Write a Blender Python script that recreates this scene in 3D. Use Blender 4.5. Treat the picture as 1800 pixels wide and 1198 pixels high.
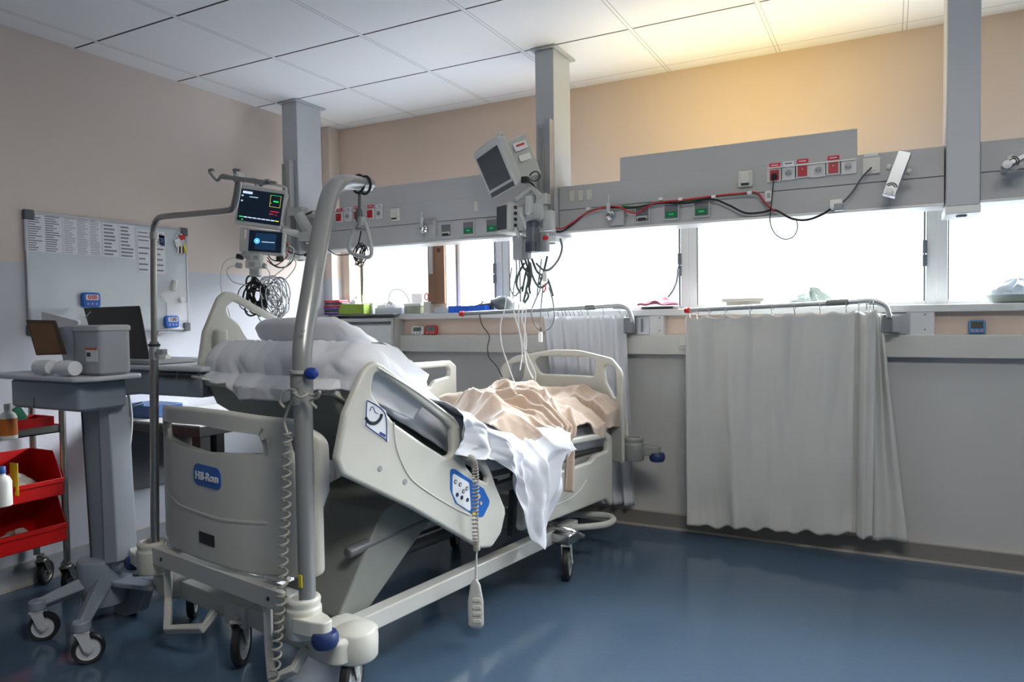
import bpy, bmesh, math, random
from mathutils import Vector, Matrix, noise
import numpy as np

for _o in list(bpy.data.objects): bpy.data.objects.remove(_o)
SC = bpy.context.scene
COL = SC.collection
PI = math.pi
R = math.radians

# ------------------------------------------------------------------ camera
CAM = Vector((0, 0, 1.2704)); FPX = 1254.07
AX_R = Vector((0.88374166, 0.46776322, -0.01408014))
AX_U = Vector((-0.00309901, 0.03593633, 0.99934928))
AX_F = Vector((-0.46796482, 0.88312295, -0.03320804))
cd = bpy.data.cameras.new('camera'); cam = bpy.data.objects.new('camera', cd); COL.objects.link(cam)
cd.sensor_width = 36.0; cd.lens = 36.0 * FPX / 1800.0; cd.clip_start = .05; cd.clip_end = 200
cam.matrix_world = Matrix(((AX_R.x, AX_U.x, -AX_F.x, CAM.x), (AX_R.y, AX_U.y, -AX_F.y, CAM.y), (AX_R.z, AX_U.z, -AX_F.z, CAM.z), (0, 0, 0, 1)))
cd.dof.use_dof = True; cd.dof.focus_distance = 3.4; cd.dof.aperture_fstop = 4.0
SC.camera = cam

# ------------------------------------------------------------------ light
SC.view_settings.view_transform = 'Standard'; SC.view_settings.look = 'None'
SC.view_settings.gamma = 1.0; SC.view_settings.use_curve_mapping = False
SC.view_settings.exposure = 0.22
wd = bpy.data.worlds.new('overcast_sky'); SC.world = wd; wd.use_nodes = True
bg = wd.node_tree.nodes['Background']
# bright overcast sky: low haze band at the horizon, much brighter overhead, sunlit pale ground
_nt = wd.node_tree; _g = _nt.nodes.new('ShaderNodeTexCoord'); _s = _nt.nodes.new('ShaderNodeSeparateXYZ'); _nt.links.new(_g.outputs['Generated'], _s.inputs[0])
_r = _nt.nodes.new('ShaderNodeValToRGB'); _m = _nt.nodes.new('ShaderNodeMath'); _m.operation = 'MULTIPLY_ADD'; _m.inputs[1].default_value = .5; _m.inputs[2].default_value = .5
_nt.links.new(_s.outputs['Z'], _m.inputs[0]); _nt.links.new(_m.outputs[0], _r.inputs[0])
_e = _r.color_ramp.elements; _e[0].position = .30; _e[0].color = (.055, .06, .07, 1); _e[1].position = 1.0; _e[1].color = (.26, .265, .28, 1)
for _p, _c in ((.47, (.045, .049, .056, 1)), (.498, (.026, .028, .029, 1)), (.60, (.026, .028, .029, 1)), (.66, (.78, .80, .84, 1)), (.80, (.46, .475, .50, 1))):
    _q = _e.new(_p); _q.color = _c
_nt.links.new(_r.outputs[0], bg.inputs[0]); bg.inputs[1].default_value = 66.0

def area_light(name, loc, rot, sx, sy, power, color, portal=False, spread=180):
    l = bpy.data.lights.new(name, 'AREA'); l.shape = 'RECTANGLE'; l.size = sx; l.size_y = sy
    l.energy = power; l.color = color; l.spread = R(spread)
    if portal: l.cycles.is_portal = True
    o = bpy.data.objects.new(name, l); COL.objects.link(o); o.location = loc; o.rotation_euler = rot
    return o
XL, YW, HC, XR, YB = -3.717, 4.158, 2.687, 6.0, -3.2
WIN = [(-3.57, -2.85), (-2.709, -2.39), (-2.289, -1.114), (-1.018, .166), (.26, 1.42), (1.51, 2.65), (2.75, 4.05), (4.15, 5.6)]
WZ0, WZ1 = 1.305, 2.05
for (a, b) in WIN:
    area_light('window_daylight', ((a + b) / 2, YW + .36, (WZ0 + WZ1) / 2), (-PI / 2, 0, 0), b - a, WZ1 - WZ0, 1, (1, 1, 1), portal=True)
# unseen ceiling lamp added overhead as fill for the lower wall
area_light('ceiling_fill_light', (.2, .9, 2.66), (0, 0, 0), 1.2, .6, 48, (1.0, .96, .90))

# ------------------------------------------------------------------ helpers
def at(px, py, ax, v):
    d = AX_R * ((px - 900) / FPX) + AX_U * ((599 - py) / FPX) + AX_F
    i = 'xyz'.index(ax); t = (v - CAM[i]) / d[i]
    return CAM + d * t

def srgb(r, g=None, b=None):
    if g is None: r, g, b = r
    f = lambda c: (c / 255 / 12.92) if c / 255 <= .04045 else ((c / 255 + .055) / 1.055) ** 2.4
    return (f(r), f(g), f(b), 1)

MATS = {}
def mat(name, col, rough=.5, metal=0., var=.04, scale=18., bump=0., bscale=60., spec=.5, coat=0., trans=0., emit=None, estr=1., alpha=1., sheen=0., sub=0.):
    if name in MATS: return MATS[name]
    m = bpy.data.materials.new(name); m.use_nodes = True; nt = m.node_tree; b = nt.nodes['Principled BSDF']
    c = srgb(col) if not isinstance(col[0], float) else (*col[:3], 1)
    tc = nt.nodes.new('ShaderNodeTexCoord'); nz = nt.nodes.new('ShaderNodeTexNoise'); nz.inputs['Scale'].default_value = scale; nz.inputs['Detail'].default_value = 4
    nt.links.new(tc.outputs['Object'], nz.inputs['Vector'])
    mx = nt.nodes.new('ShaderNodeMix'); mx.data_type = 'RGBA'
    mx.inputs['A'].default_value = tuple(max(0, x * (1 - var * 2)) for x in c[:3]) + (1,)
    mx.inputs['B'].default_value = tuple(min(1, x * (1 + var * 2)) for x in c[:3]) + (1,)
    nt.links.new(nz.outputs['Fac'], mx.inputs['Factor']); nt.links.new(mx.outputs['Result'], b.inputs['Base Color'])
    b.inputs['Roughness'].default_value = rough; b.inputs['Metallic'].default_value = metal
    b.inputs['Specular IOR Level'].default_value = spec; b.inputs['Coat Weight'].default_value = coat
    b.inputs['Transmission Weight'].default_value = trans; b.inputs['Alpha'].default_value = alpha
    b.inputs['Sheen Weight'].default_value = sheen
    if bump:
        n2 = nt.nodes.new('ShaderNodeTexNoise'); n2.inputs['Scale'].default_value = bscale; n2.inputs['Detail'].default_value = 3
        nt.links.new(tc.outputs['Object'], n2.inputs['Vector'])
        bp = nt.nodes.new('ShaderNodeBump'); bp.inputs['Strength'].default_value = bump; bp.inputs['Distance'].default_value = .002
        nt.links.new(n2.outputs['Fac'], bp.inputs['Height']); nt.links.new(bp.outputs['Normal'], b.inputs['Normal'])
    if emit: b.inputs['Emission Color'].default_value = srgb(emit); b.inputs['Emission Strength'].default_value = estr
    MATS[name] = m; return m

def roundpoly(pts, r, n=5):
    out = []; N = len(pts)
    rr = r if isinstance(r, (list, tuple)) else [r] * N
    for i in range(N):
        p = Vector(pts[i]).to_2d(); a = Vector(pts[i - 1]).to_2d(); b = Vector(pts[(i + 1) % N]).to_2d()
        da, db = a - p, b - p; la, lb = da.length, db.length
        if rr[i] <= 0 or la < 1e-6 or lb < 1e-6: out.append(p); continue
        da /= la; db /= lb; ang = math.acos(max(-1, min(1, da.dot(db))))
        t = min(rr[i] / max(math.tan(ang / 2), .05), la * .48, lb * .48)
        p0, p2 = p + da * t, p + db * t
        for k in range(n + 1):
            u = k / n; out.append(p0 * (1 - u) ** 2 + p * 2 * u * (1 - u) + p2 * u * u)
    return out

class MB:
    """collects shapes of one mesh"""
    def __init__(s): s.v = []; s.f = []; s.m = []
    def add(s, vs, fs, M=None, mi=0):
        o = len(s.v)
        for q in vs: s.v.append((M @ Vector(q)) if M else Vector(q))
        for q in fs: s.f.append([i + o for i in q]); s.m.append(mi)
        return s
    def box(s, c, size, rot=None, mi=0, taper=1.0):
        x, y, z = [k / 2 for k in size]; t = taper
        vs = [(-x, -y, -z), (x, -y, -z), (x, y, -z), (-x, y, -z), (-x * t, -y * t, z), (x * t, -y * t, z), (x * t, y * t, z), (-x * t, y * t, z)]
        M = Matrix.Translation(c)
        if rot is not None: M = M @ (rot if isinstance(rot, Matrix) else Matrix.Rotation(rot, 4, 'Z'))
        return s.add(vs, [(0, 3, 2, 1), (4, 5, 6, 7), (0, 1, 5, 4), (1, 2, 6, 5), (2, 3, 7, 6), (3, 0, 4, 7)], M, mi)
    def bb(s, x0, x1, y0, y1, z0, z1, mi=0):
        return s.box(((x0 + x1) / 2, (y0 + y1) / 2, (z0 + z1) / 2), (abs(x1 - x0), abs(y1 - y0), abs(z1 - z0)), mi=mi)
    def rbox(s, c, size, r, rot=None, mi=0, n=3):
        """box with rounded vertical edges and softened rims"""
        x, y, z = [k / 2 for k in size]
        ol = roundpoly([(-x, -y), (x, -y), (x, y), (-x, y)], r, n)
        e = min(r * .5, z * .4, .01)
        ol2 = roundpoly([(-x + e, -y + e), (x - e, -y + e), (x - e, y - e), (-x + e, y - e)], r, n)
        lv = [(ol2, -z), (ol, -z + e), (ol, z - e), (ol2, z)]
        M = Matrix.Translation(c)
        if rot is not None: M = M @ (rot if isinstance(rot, Matrix) else Matrix.Rotation(rot, 4, 'Z'))
        vs = [(p[0], p[1], h) for o, h in lv for p in o]; N = len(ol); fs = [list(range(N))[::-1], [3 * N + i for i in range(N)]]
        for k in range(3):
            for i in range(N): j = (i + 1) % N; fs.append([k * N + i, k * N + j, (k + 1) * N + j, (k + 1) * N + i])
        return s.add(vs, fs, M, mi)
    def tube(s, pts, r, seg=10, closed=False, mi=0, smooth=0, caps=True):
        pts = [Vector(p) for p in pts]
        if smooth: pts = spline(pts, smooth, closed)
        N = len(pts); rr = r if isinstance(r, (list, tuple)) else [r] * N
        if len(rr) != N: rr = [rr[0] + (rr[-1] - rr[0]) * i / (N - 1) for i in range(N)]
        vs = []; up = None
        for i, p in enumerate(pts):
            if closed: t = pts[(i + 1) % N] - pts[i - 1]
            else: t = pts[min(i + 1, N - 1)] - pts[max(i - 1, 0)]
            if t.length < 1e-9: t = Vector((0, 0, 1))
            t.normalize()
            if up is None: up = Vector((0, 0, 1)) if abs(t.z) < .9 else Vector((1, 0, 0))
            a = (up - t * up.dot(t))
            if a.length < 1e-5: a = t.orthogonal()
            a.normalize(); b = t.cross(a); up = a
            for k in range(seg):
                q = 2 * PI * k / seg; vs.append(p + (a * math.cos(q) + b * math.sin(q)) * rr[i])
        fs = []
        for i in range(N if closed else N - 1):
            j = (i + 1) % N
            for k in range(seg):
                l = (k + 1) % seg; fs.append([i * seg + k, i * seg + l, j * seg + l, j * seg + k])
        if not closed and caps: fs.append(list(range(seg))[::-1]); fs.append([(N - 1) * seg + k for k in range(seg)])
        return s.add(vs, fs, None, mi)
    def cyl(s, p0, p1, r0, r1=None, seg=24, mi=0):
        r1 = r0 if r1 is None else r1
        return s.tube([p0, p1], [r0, r1], seg, mi=mi)
    def lathe(s, prof, M=None, seg=24, mi=0, caps=True):
        """prof: (r, z) pairs"""
        vs = []; N = len(prof)
        for r, z in prof:
            for k in range(seg): q = 2 * PI * k / seg; vs.append((r * math.cos(q), r * math.sin(q), z))
        fs = []
        for i in range(N - 1):
            for k in range(seg): l = (k + 1) % seg; fs.append([i * seg + k, i * seg + l, (i + 1) * seg + l, (i + 1) * seg + k])
        if caps: fs.append(list(range(seg))[::-1]); fs.append([(N - 1) * seg + k for k in range(seg)])
        return s.add(vs, fs, M, mi)
    def prism(s, poly, h, M=None, mi=0):
        N = len(poly); vs = [(p[0], p[1], -h / 2) for p in poly] + [(p[0], p[1], h / 2) for p in poly]
        fs = [list(range(N))[::-1], [N + i for i in range(N)]] + [[i, (i + 1) % N, N + (i + 1) % N, N + i] for i in range(N)]
        return s.add(vs, fs, M, mi)
    def plate(s, outlines, th, bev=.006, M=None, mi=0, res=3):
        """plate with holes and rounded rim: first outline outer, others holes; in xy, thickness along z"""
        cu = bpy.data.curves.new('c', 'CURVE'); cu.dimensions = '2D'; cu.fill_mode = 'BOTH'
        cu.extrude = max(th / 2 - bev, 0.0); cu.bevel_depth = bev; cu.bevel_resolution = res; cu.offset = -bev
        for ol in outlines:
            sp = cu.splines.new('POLY'); sp.points.add(len(ol) - 1); sp.use_cyclic_u = True
            for i, p in enumerate(ol): sp.points[i].co = (p[0], p[1], 0, 1)
        return s._curve(cu, M, mi)
    def text(s, body, size, th, M=None, mi=0, align='CENTER', bold=False, ax='CENTER'):
        cu = bpy.data.curves.new('t', 'FONT'); cu.body = body; cu.size = size; cu.extrude = th; cu.align_x = align; cu.align_y = ax
        if bold: cu.offset = size * .018
        return s._curve(cu, M, mi)
    def _curve(s, cu, M, mi):
        o = bpy.data.objects.new('t', cu); COL.objects.link(o)
        dg = bpy.context.evaluated_depsgraph_get(); dg.update()
        me = bpy.data.meshes.new_from_object(o.evaluated_get(dg))
        s.add([v.co.copy() for v in me.vertices], [list(p.vertices) for p in me.polygons], M, mi)
        bpy.data.objects.remove(o); bpy.data.curves.remove(cu); bpy.data.meshes.remove(me)
        return s
    def grid(s, nu, nv, fn, mi=0, closeu=False):
        vs = [fn(i / (nu if closeu else nu - 1), j / (nv - 1)) for i in range(nu) for j in range(nv)]; fs = []
        for i in range(nu if closeu else nu - 1):
            for j in range(nv - 1):
                k = (i + 1) % nu; fs.append([i * nv + j, k * nv + j, k * nv + j + 1, i * nv + j + 1])
        return s.add(vs, fs, None, mi)

def spline(pts, n, closed=False):
    out = []; N = len(pts)
    for i in range(N if closed else N - 1):
        g = lambda k: pts[k % N] if closed else pts[max(0, min(N - 1, k))]
        a, b, c, d = g(i - 1), g(i), g(i + 1), g(i + 2)
        for k in range(n):
            t = k / n; out.append(.5 * ((2 * b) + (c - a) * t + (2 * a - 5 * b + 4 * c - d) * t * t + (3 * b - a - 3 * c + d) * t ** 3))
    if not closed: out.append(pts[-1])
    return out

def obj(name, mb, m, parent=None, world=False, bevel=0, smooth=True, solid=0, subd=0, label=None, loc=None, seg=2):
    """link one mesh object; world=True: vertices are in world coordinates"""
    me = bpy.data.meshes.new(name)
    off = Vector((0, 0, 0)); Mi = None
    if world and parent is not None: Mi = world_matrix(parent).inverted()
    elif loc is not None: off = Vector(loc)
    vs = [(Mi @ v) if Mi else (v - off) for v in mb.v]
    me.from_pydata([tuple(v) for v in vs], [], mb.f); me.update()
    ms = m if isinstance(m, (list, tuple)) else [m]
    for k in ms: me.materials.append(k)
    for p, i in zip(me.polygons, mb.m): p.material_index = i
    if smooth:
        me.shade_smooth(); me.set_sharp_from_angle(angle=R(38))
    o = bpy.data.objects.new(name, me); COL.objects.link(o)
    if parent is not None: o.parent = parent
    elif loc is not None: o.location = loc
    if bevel:
        b = o.modifiers.new('bevel', 'BEVEL'); b.width = bevel; b.segments = seg; b.limit_method = 'ANGLE'; b.angle_limit = R(40)
    if solid: sm = o.modifiers.new('solid', 'SOLIDIFY'); sm.thickness = solid; sm.offset = 0
    if subd: sd = o.modifiers.new('sub', 'SUBSURF'); sd.levels = subd; sd.render_levels = subd
    if label: o['label'] = label
    return o

def world_matrix(o):
    M = Matrix.Translation(o.location) @ o.rotation_euler.to_matrix().to_4x4()
    return world_matrix(o.parent) @ M if o.parent else M

def tag(o, label, cat, group=None, kind=None):
    o['label'] = label; o['category'] = cat
    if group: o['group'] = group
    if kind: o['kind'] = kind
    return o
def thing(name, label, cat, loc=(0, 0, 0), rotz=0, group=None):
    o = bpy.data.objects.new(name, None); o.empty_display_size = .05; COL.objects.link(o)
    o.location = loc; o.rotation_euler = (0, 0, rotz)
    return tag(o, label, cat, group)
def solid_thing(o): o['kind'] = 'thing'; return o
def struct(name, mb, m, **k):
    o = obj(name, mb, m, **k); o['kind'] = 'structure'; return o
def dup(root, loc, rotz=None, label=None):
    r = root.copy(); COL.objects.link(r); r.location = loc
    if rotz is not None: r.rotation_euler = (0, 0, rotz)
    if label: r['label'] = label
    for ch in list(root.children):
        c = ch.copy(); COL.objects.link(c); c.parent = r
        for g in ch.children:
            d = g.copy(); COL.objects.link(d); d.parent = c
    return r
def frame(o, x, y, z=None):
    """matrix from origin and axes x,y (z = x cross y)"""
    x = Vector(x).normalized(); y = Vector(y); y = (y - x * y.dot(x)).normalized(); z = x.cross(y)
    return Matrix(((x.x, y.x, z.x, o[0]), (x.y, y.y, z.y, o[1]), (x.z, y.z, z.z, o[2]), (0, 0, 0, 1)))

# ------------------------------------------------------------------ shared materials
WHITE_PL = mat('cream_plastic', (206, 204, 196), .38, var=.02)
GREY_PL = mat('grey_plastic', (150, 153, 155), .4, var=.03)
DARK_PL = mat('dark_plastic', (34, 35, 38), .45, var=.05)
BLACK = mat('black_rubber', (16, 16, 18), .6, var=.05)
CHROME = mat('chrome', (205, 205, 205), .18, 1.0, var=.03)
STEEL = mat('brushed_steel', (165, 163, 158), .3, 1.0, var=.06, scale=40)
ALU = mat('aluminium', (175, 178, 182), .38, .75, var=.03)
POWDER = mat('pale_grey_enamel', (172, 174, 172), .42, var=.02)
BEAM = mat('service_panel_grey', (178, 178, 178), .5, var=.015)
WHITE_P = mat('white_plastic', (228, 228, 224), .4, var=.015)
BLUE_PL = mat('blue_plastic', (24, 82, 160), .4)
RED_PL = mat('red_plastic', (196, 22, 22), .38)
PAPER = mat('paper', (225, 226, 230), .8, var=.02)
INK = mat('printing_ink', (60, 62, 78), .8)

# ------------------------------------------------------------------ room shell
def wall_paint(name, stops):
    """stops: [(zmax, colour)] painted bands, hard edges by height"""
    m = bpy.data.materials.new(name); m.use_nodes = True; nt = m.node_tree; b = nt.nodes['Principled BSDF']
    g = nt.nodes.new('ShaderNodeNewGeometry'); sx = nt.nodes.new('ShaderNodeSeparateXYZ'); nt.links.new(g.outputs['Position'], sx.inputs[0])
    nz = nt.nodes.new('ShaderNodeTexNoise'); nz.inputs['Scale'].default_value = 1.6; nz.inputs['Detail'].default_value = 5
    nt.links.new(g.outputs['Position'], nz.inputs['Vector'])
    prev = None
    for i, (z, c) in enumerate(stops):
        mx = nt.nodes.new('ShaderNodeMix'); mx.data_type = 'RGBA'; cc = srgb(c)
        mx.inputs['A'].default_value = tuple(x * .95 for x in cc[:3]) + (1,); mx.inputs['B'].default_value = tuple(min(1, x * 1.05) for x in cc[:3]) + (1,)
        nt.links.new(nz.outputs['Fac'], mx.inputs['Factor'])
        if prev is None: prev = mx
        else:
            gt = nt.nodes.new('ShaderNodeMath'); gt.operation = 'GREATER_THAN'; gt.inputs[1].default_value = stops[i - 1][0]
            nt.links.new(sx.outputs['Z'], gt.inputs[0])
            m2 = nt.nodes.new('ShaderNodeMix'); m2.data_type = 'RGBA'
            nt.links.new(gt.outputs[0], m2.inputs['Factor']); nt.links.new(prev.outputs['Result'], m2.inputs['A']); nt.links.new(mx.outputs['Result'], m2.inputs['B'])
            prev = m2
    nt.links.new(prev.outputs['Result'], b.inputs['Base Color']); b.inputs['Roughness'].default_value = .62
    n2 = nt.nodes.new('ShaderNodeTexNoise'); n2.inputs['Scale'].default_value = 90; nt.links.new(g.outputs['Position'], n2.inputs['Vector'])
    bp = nt.nodes.new('ShaderNodeBump'); bp.inputs['Strength'].default_value = .12; bp.inputs['Distance'].default_value = .002
    nt.links.new(n2.outputs['Fac'], bp.inputs['Height']); nt.links.new(bp.outputs['Normal'], b.inputs['Normal'])
    return m
PEACH = (218, 198, 182)
M_WL = wall_paint('left_wall_paint', [(1.571, (200, 203, 212)), (9, (218, 205, 196))])
M_WW = wall_paint('window_wall_paint', [(1.05, (190, 190, 188)), (9, PEACH)])
M_WP = wall_paint('plain_wall_paint', [(9, (205, 196, 188))])

# floor: glossy blue linoleum
mf = bpy.data.materials.new('blue_linoleum'); mf.use_nodes = True; nt = mf.node_tree; b = nt.nodes['Principled BSDF']
g = nt.nodes.new('ShaderNodeNewGeometry')
n1 = nt.nodes.new('ShaderNodeTexNoise'); n1.inputs['Scale'].default_value = 1.3; n1.inputs['Detail'].default_value = 6; nt.links.new(g.outputs['Position'], n1.inputs['Vector'])
n2 = nt.nodes.new('ShaderNodeTexNoise'); n2.inputs['Scale'].default_value = 55; n2.inputs['Detail'].default_value = 3; nt.links.new(g.outputs['Position'], n2.inputs['Vector'])
mx = nt.nodes.new('ShaderNodeMix'); mx.data_type = 'RGBA'; mx.inputs['A'].default_value = srgb(68, 88, 108); mx.inputs['B'].default_value = srgb(78, 98, 118)
nt.links.new(n1.outputs['Fac'], mx.inputs['Factor'])
m2 = nt.nodes.new('ShaderNodeMix'); m2.data_type = 'RGBA'; m2.inputs['Factor'].default_value = .12; nt.links.new(mx.outputs['Result'], m2.inputs['A']); nt.links.new(n2.outputs['Color'], m2.inputs['B'])
m2.blend_type = 'OVERLAY'
nt.links.new(m2.outputs['Result'], b.inputs['Base Color'])
mr = nt.nodes.new('ShaderNodeMapRange'); mr.inputs['To Min'].default_value = .07; mr.inputs['To Max'].default_value = .15; nt.links.new(n1.outputs['Fac'], mr.inputs['Value'])
nt.links.new(mr.outputs['Result'], b.inputs['Roughness']); b.inputs['Specular IOR Level'].default_value = .42
n3 = nt.nodes.new('ShaderNodeTexNoise'); n3.inputs['Scale'].default_value = 7; nt.links.new(g.outputs['Position'], n3.inputs['Vector'])
bp = nt.nodes.new('ShaderNodeBump'); bp.inputs['Strength'].default_value = .07; bp.inputs['Distance'].default_value = .004
nt.links.new(n3.outputs['Fac'], bp.inputs['Height']); nt.links.new(bp.outputs['Normal'], b.inputs['Normal'])
struct('floor', MB().bb(XL - .2, XR + .2, YB - .2, YW + .3, -.1, 0), mf, smooth=False)

# ceiling: 60 cm tiles, open joints along x with their gap shadow painted dark, pale rails along y
mc = bpy.data.materials.new('ceiling_tiles'); mc.use_nodes = True; nt = mc.node_tree; b = nt.nodes['Principled BSDF']
g = nt.nodes.new('ShaderNodeNewGeometry'); sx = nt.nodes.new('ShaderNodeSeparateXYZ'); nt.links.new(g.outputs['Position'], sx.inputs[0])
def mth(op, a, bv=None, cv=None):
    n = nt.nodes.new('ShaderNodeMath'); n.operation = op
    for i, q in enumerate((a, bv, cv)):
        if q is None: continue
        if isinstance(q, (int, float)): n.inputs[i].default_value = q
        else: nt.links.new(q, n.inputs[i])
    return n.outputs[0]
def joint(axis, off):
    d = mth('PINGPONG', mth('SUBTRACT', sx.outputs[axis], off), .3)      # distance to nearest multiple of .6
    return d
dy = joint('Y', 2.248); dx = joint('X', -3.539)
near_rail = mth('LESS_THAN', dx, .012)
beyond = mth('LESS_THAN', sx.outputs['Y'], 3.70)
dark = mth('MULTIPLY', mth('MULTIPLY', mth('LESS_THAN', dy, .0058), mth('SUBTRACT', 1, near_rail)), beyond)
railedge = mth('MULTIPLY', mth('LESS_THAN', mth('ABSOLUTE', mth('SUBTRACT', dx, .0095)), .0022), 1)
border = mth('MULTIPLY', mth('LESS_THAN', dy, .003), mth('SUBTRACT', 1, beyond))
nz = nt.nodes.new('ShaderNodeTexNoise'); nz.inputs['Scale'].default_value = 260; nt.links.new(g.outputs['Position'], nz.inputs['Vector'])
base = nt.nodes.new('ShaderNodeMix'); base.data_type = 'RGBA'; base.inputs['A'].default_value = srgb(238, 239, 242); base.inputs['B'].default_value = srgb(244, 245, 248); nt.links.new(nz.outputs['Fac'], base.inputs['Factor'])
c1 = nt.nodes.new('ShaderNodeMix'); c1.data_type = 'RGBA'; c1.inputs['B'].default_value = srgb(52, 50, 54); nt.links.new(dark, c1.inputs['Factor']); nt.links.new(base.outputs['Result'], c1.inputs['A'])
c2 = nt.nodes.new('ShaderNodeMix'); c2.data_type = 'RGBA'; c2.inputs['B'].default_value = srgb(168, 166, 166); nt.links.new(mth('MULTIPLY', mth('MAXIMUM', railedge, border), .75), c2.inputs['Factor']); nt.links.new(c1.outputs['Result'], c2.inputs['A'])
nt.links.new(c2.outputs['Result'], b.inputs['Base Color']); b.inputs['Roughness'].default_value = .8
struct('ceiling', MB().bb(XL - .2, XR + .2, YB - .2, YW + .3, HC, HC + .1), mc, smooth=False)

struct('wall_left', MB().bb(XL - .15, XL, YB, YW + .3, 0, HC), M_WL, smooth=False)
struct('wall_right', MB().bb(XR, XR + .15, YB, YW + .3, 0, HC), M_WP, smooth=False)
struct('wall_back', MB().bb(XL, XR, YB - .15, YB, 0, HC), M_WP, smooth=False)
w = MB(); w.bb(XL, XR, YW, YW + .30, 0, WZ0 - .035); w.bb(XL, XR, YW, YW + .30, WZ1, HC)
w.bb(XL, WIN[0][0], YW, YW + .30, WZ0 - .035, WZ1); w.bb(WIN[0][1], WIN[1][0], YW, YW + .30, WZ0 - .035, WZ1); w.bb(WIN[7][1], XR, YW, YW + .30, WZ0 - .035, WZ1)
w.bb(WIN[0][0], WIN[7][1], YW, YW + .30, WZ0 - .035, WZ0 - .001, mi=1)
struct('wall_window', w, [M_WW, mat('window_frame_white', (208, 210, 210), .4, var=.015)], smooth=False)
# corner duct beside the left column
struct('trim_1', MB().bb(XL, XL + .075, YW - .11, YW, 0, HC), M_WL, smooth=False, bevel=.004)

FRAME = mat('window_frame_white', (208, 210, 210), .4, var=.015)
GASKET = mat('gasket_grey', (88, 92, 98), .6)
def glass_mat():
    m = bpy.data.materials.new('window_glass'); m.use_nodes = True; nt = m.node_tree; nt.nodes.clear()
    o = nt.nodes.new('ShaderNodeOutputMaterial'); t = nt.nodes.new('ShaderNodeBsdfTransparent'); gl = nt.nodes.new('ShaderNodeBsdfGlossy'); gl.inputs['Roughness'].default_value = .02
    lw = nt.nodes.new('ShaderNodeLayerWeight'); lw.inputs['Blend'].default_value = .5; pw = nt.nodes.new('ShaderNodeMath'); pw.operation = 'POWER'; pw.inputs[1].default_value = 4.0; nt.links.new(lw.outputs['Facing'], pw.inputs[0]); fr = nt.nodes.new('ShaderNodeMath'); fr.operation = 'MULTIPLY_ADD'; fr.inputs[1].default_value = .9; fr.inputs[2].default_value = .04; nt.links.new(pw.outputs[0], fr.inputs[0])
    mx = nt.nodes.new('ShaderNodeMixShader'); nt.links.new(fr.outputs[0], mx.inputs[0]); nt.links.new(t.outputs[0], mx.inputs[1]); nt.links.new(gl.outputs[0], mx.inputs[2]); nt.links.new(mx.outputs[0], o.inputs[0])
    t.inputs[0].default_value = (.97, .985, .98, 1); return m
GLASS = glass_mat()
SLAT = mat('blind_slat_white', (232, 236, 238), .5, var=.01)
for i, (a, b_) in enumerate(WIN):
    root = bpy.data.objects.new('window_%d' % (i + 1), None); COL.objects.link(root); root['kind'] = 'structure'; root.location = ((a + b_) / 2, YW + .15, WZ0)
    fr = MB(); e = .045
    xa = a - (.098 / 2 if i >= 2 else 0); xb = b_ + (.098 / 2 if 1 <= i < 7 else 0)
    yf0, yf1 = YW + .132, YW + .20
    fr.bb(xa + .001, a if i >= 2 else a + .03, yf0, yf1, WZ0, WZ1 - .001); fr.bb(b_ if 1 <= i < 7 else b_ - .03, xb - .001, yf0, yf1, WZ0, WZ1 - .001)
    fr.bb(a, b_, yf0, yf1, WZ0, WZ0 + .022); fr.bb(a, b_, yf0, yf1, WZ1 - .05, WZ1 - .001)
    obj('window_frame', fr, FRAME, root, world=True, bevel=.003)
    gk = MB(); gk.bb(b_ - .012, b_ - .004, yf0 - .004, yf0 + .01, WZ0 + .022, WZ1 - .05); gk.bb(a + .002, a + .007, yf0 - .002, yf0 + .01, WZ0 + .022, WZ1 - .05)
    obj('gasket', gk, GASKET, root, world=True)
    obj('pane', MB().bb(a + .004, b_ - .004, YW + .165, YW + .17, WZ0 + .022, WZ1 - .05), GLASS, root, world=True, smooth=False)
    if 1 <= i < 7:
        h = MB(); h.bb(b_ - .016, b_ + .004, yf0 - .012, yf0, WZ0 + .20, WZ0 + .26); h.bb(b_ - .016, b_ + .004, yf0 - .012, yf0, WZ0 + .267, WZ0 + .335)
        obj('hinge', h, GASKET, root, world=True)
        # slim handle stub at the bottom rail
    if i >= 2: obj('handle', MB().bb((a + b_) / 2 - .05, (a + b_) / 2 + .02, yf0 - .02, yf0, WZ0 + .008, WZ0 + .016), GASKET, root, world=True)

# wall panelling below the windows
struct('trim_2', MB().bb(-3.13, XR, YW - .055, YW, WZ0 - .038, WZ0), FRAME, smooth=False, bevel=.004)     # sill
struct('trim_3', MB().bb(-3.10, XR, YW - .06, YW, 1.04, 1.155), mat('rail_offwhite', (198, 197, 192), .45, var=.015), smooth=False, bevel=.004)  # bumper rail
M_BASEB = mat('baseboard_grey', (128, 126, 122), .45, var=.03)
bbd = MB(); bbd.bb(XL + .015, XR, YW - .016, YW, 0, .092); bbd.bb(XL + .015, XR, YW - .024, YW, .0, .012, mi=1); bbd.bb(XL + .015, XR, YW - .018, YW, .09, .097, mi=1)
struct('baseboard_window', bbd, [M_BASEB, mat('baseboard_edge', (176, 172, 164), .4)], smooth=False)
bbd = MB(); bbd.bb(XL, XL + .016, YB, YW - .11, 0, .11); bbd.bb(XL, XL + .024, YB, YW - .11, .0, .012, mi=1); bbd.bb(XL, XL + .018, YB, YW - .11, .108, .115, mi=1)
struct('baseboard_left', bbd, [mat('baseboard_pale', (170, 173, 180), .45), MATS['baseboard_edge']], smooth=False)
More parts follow.
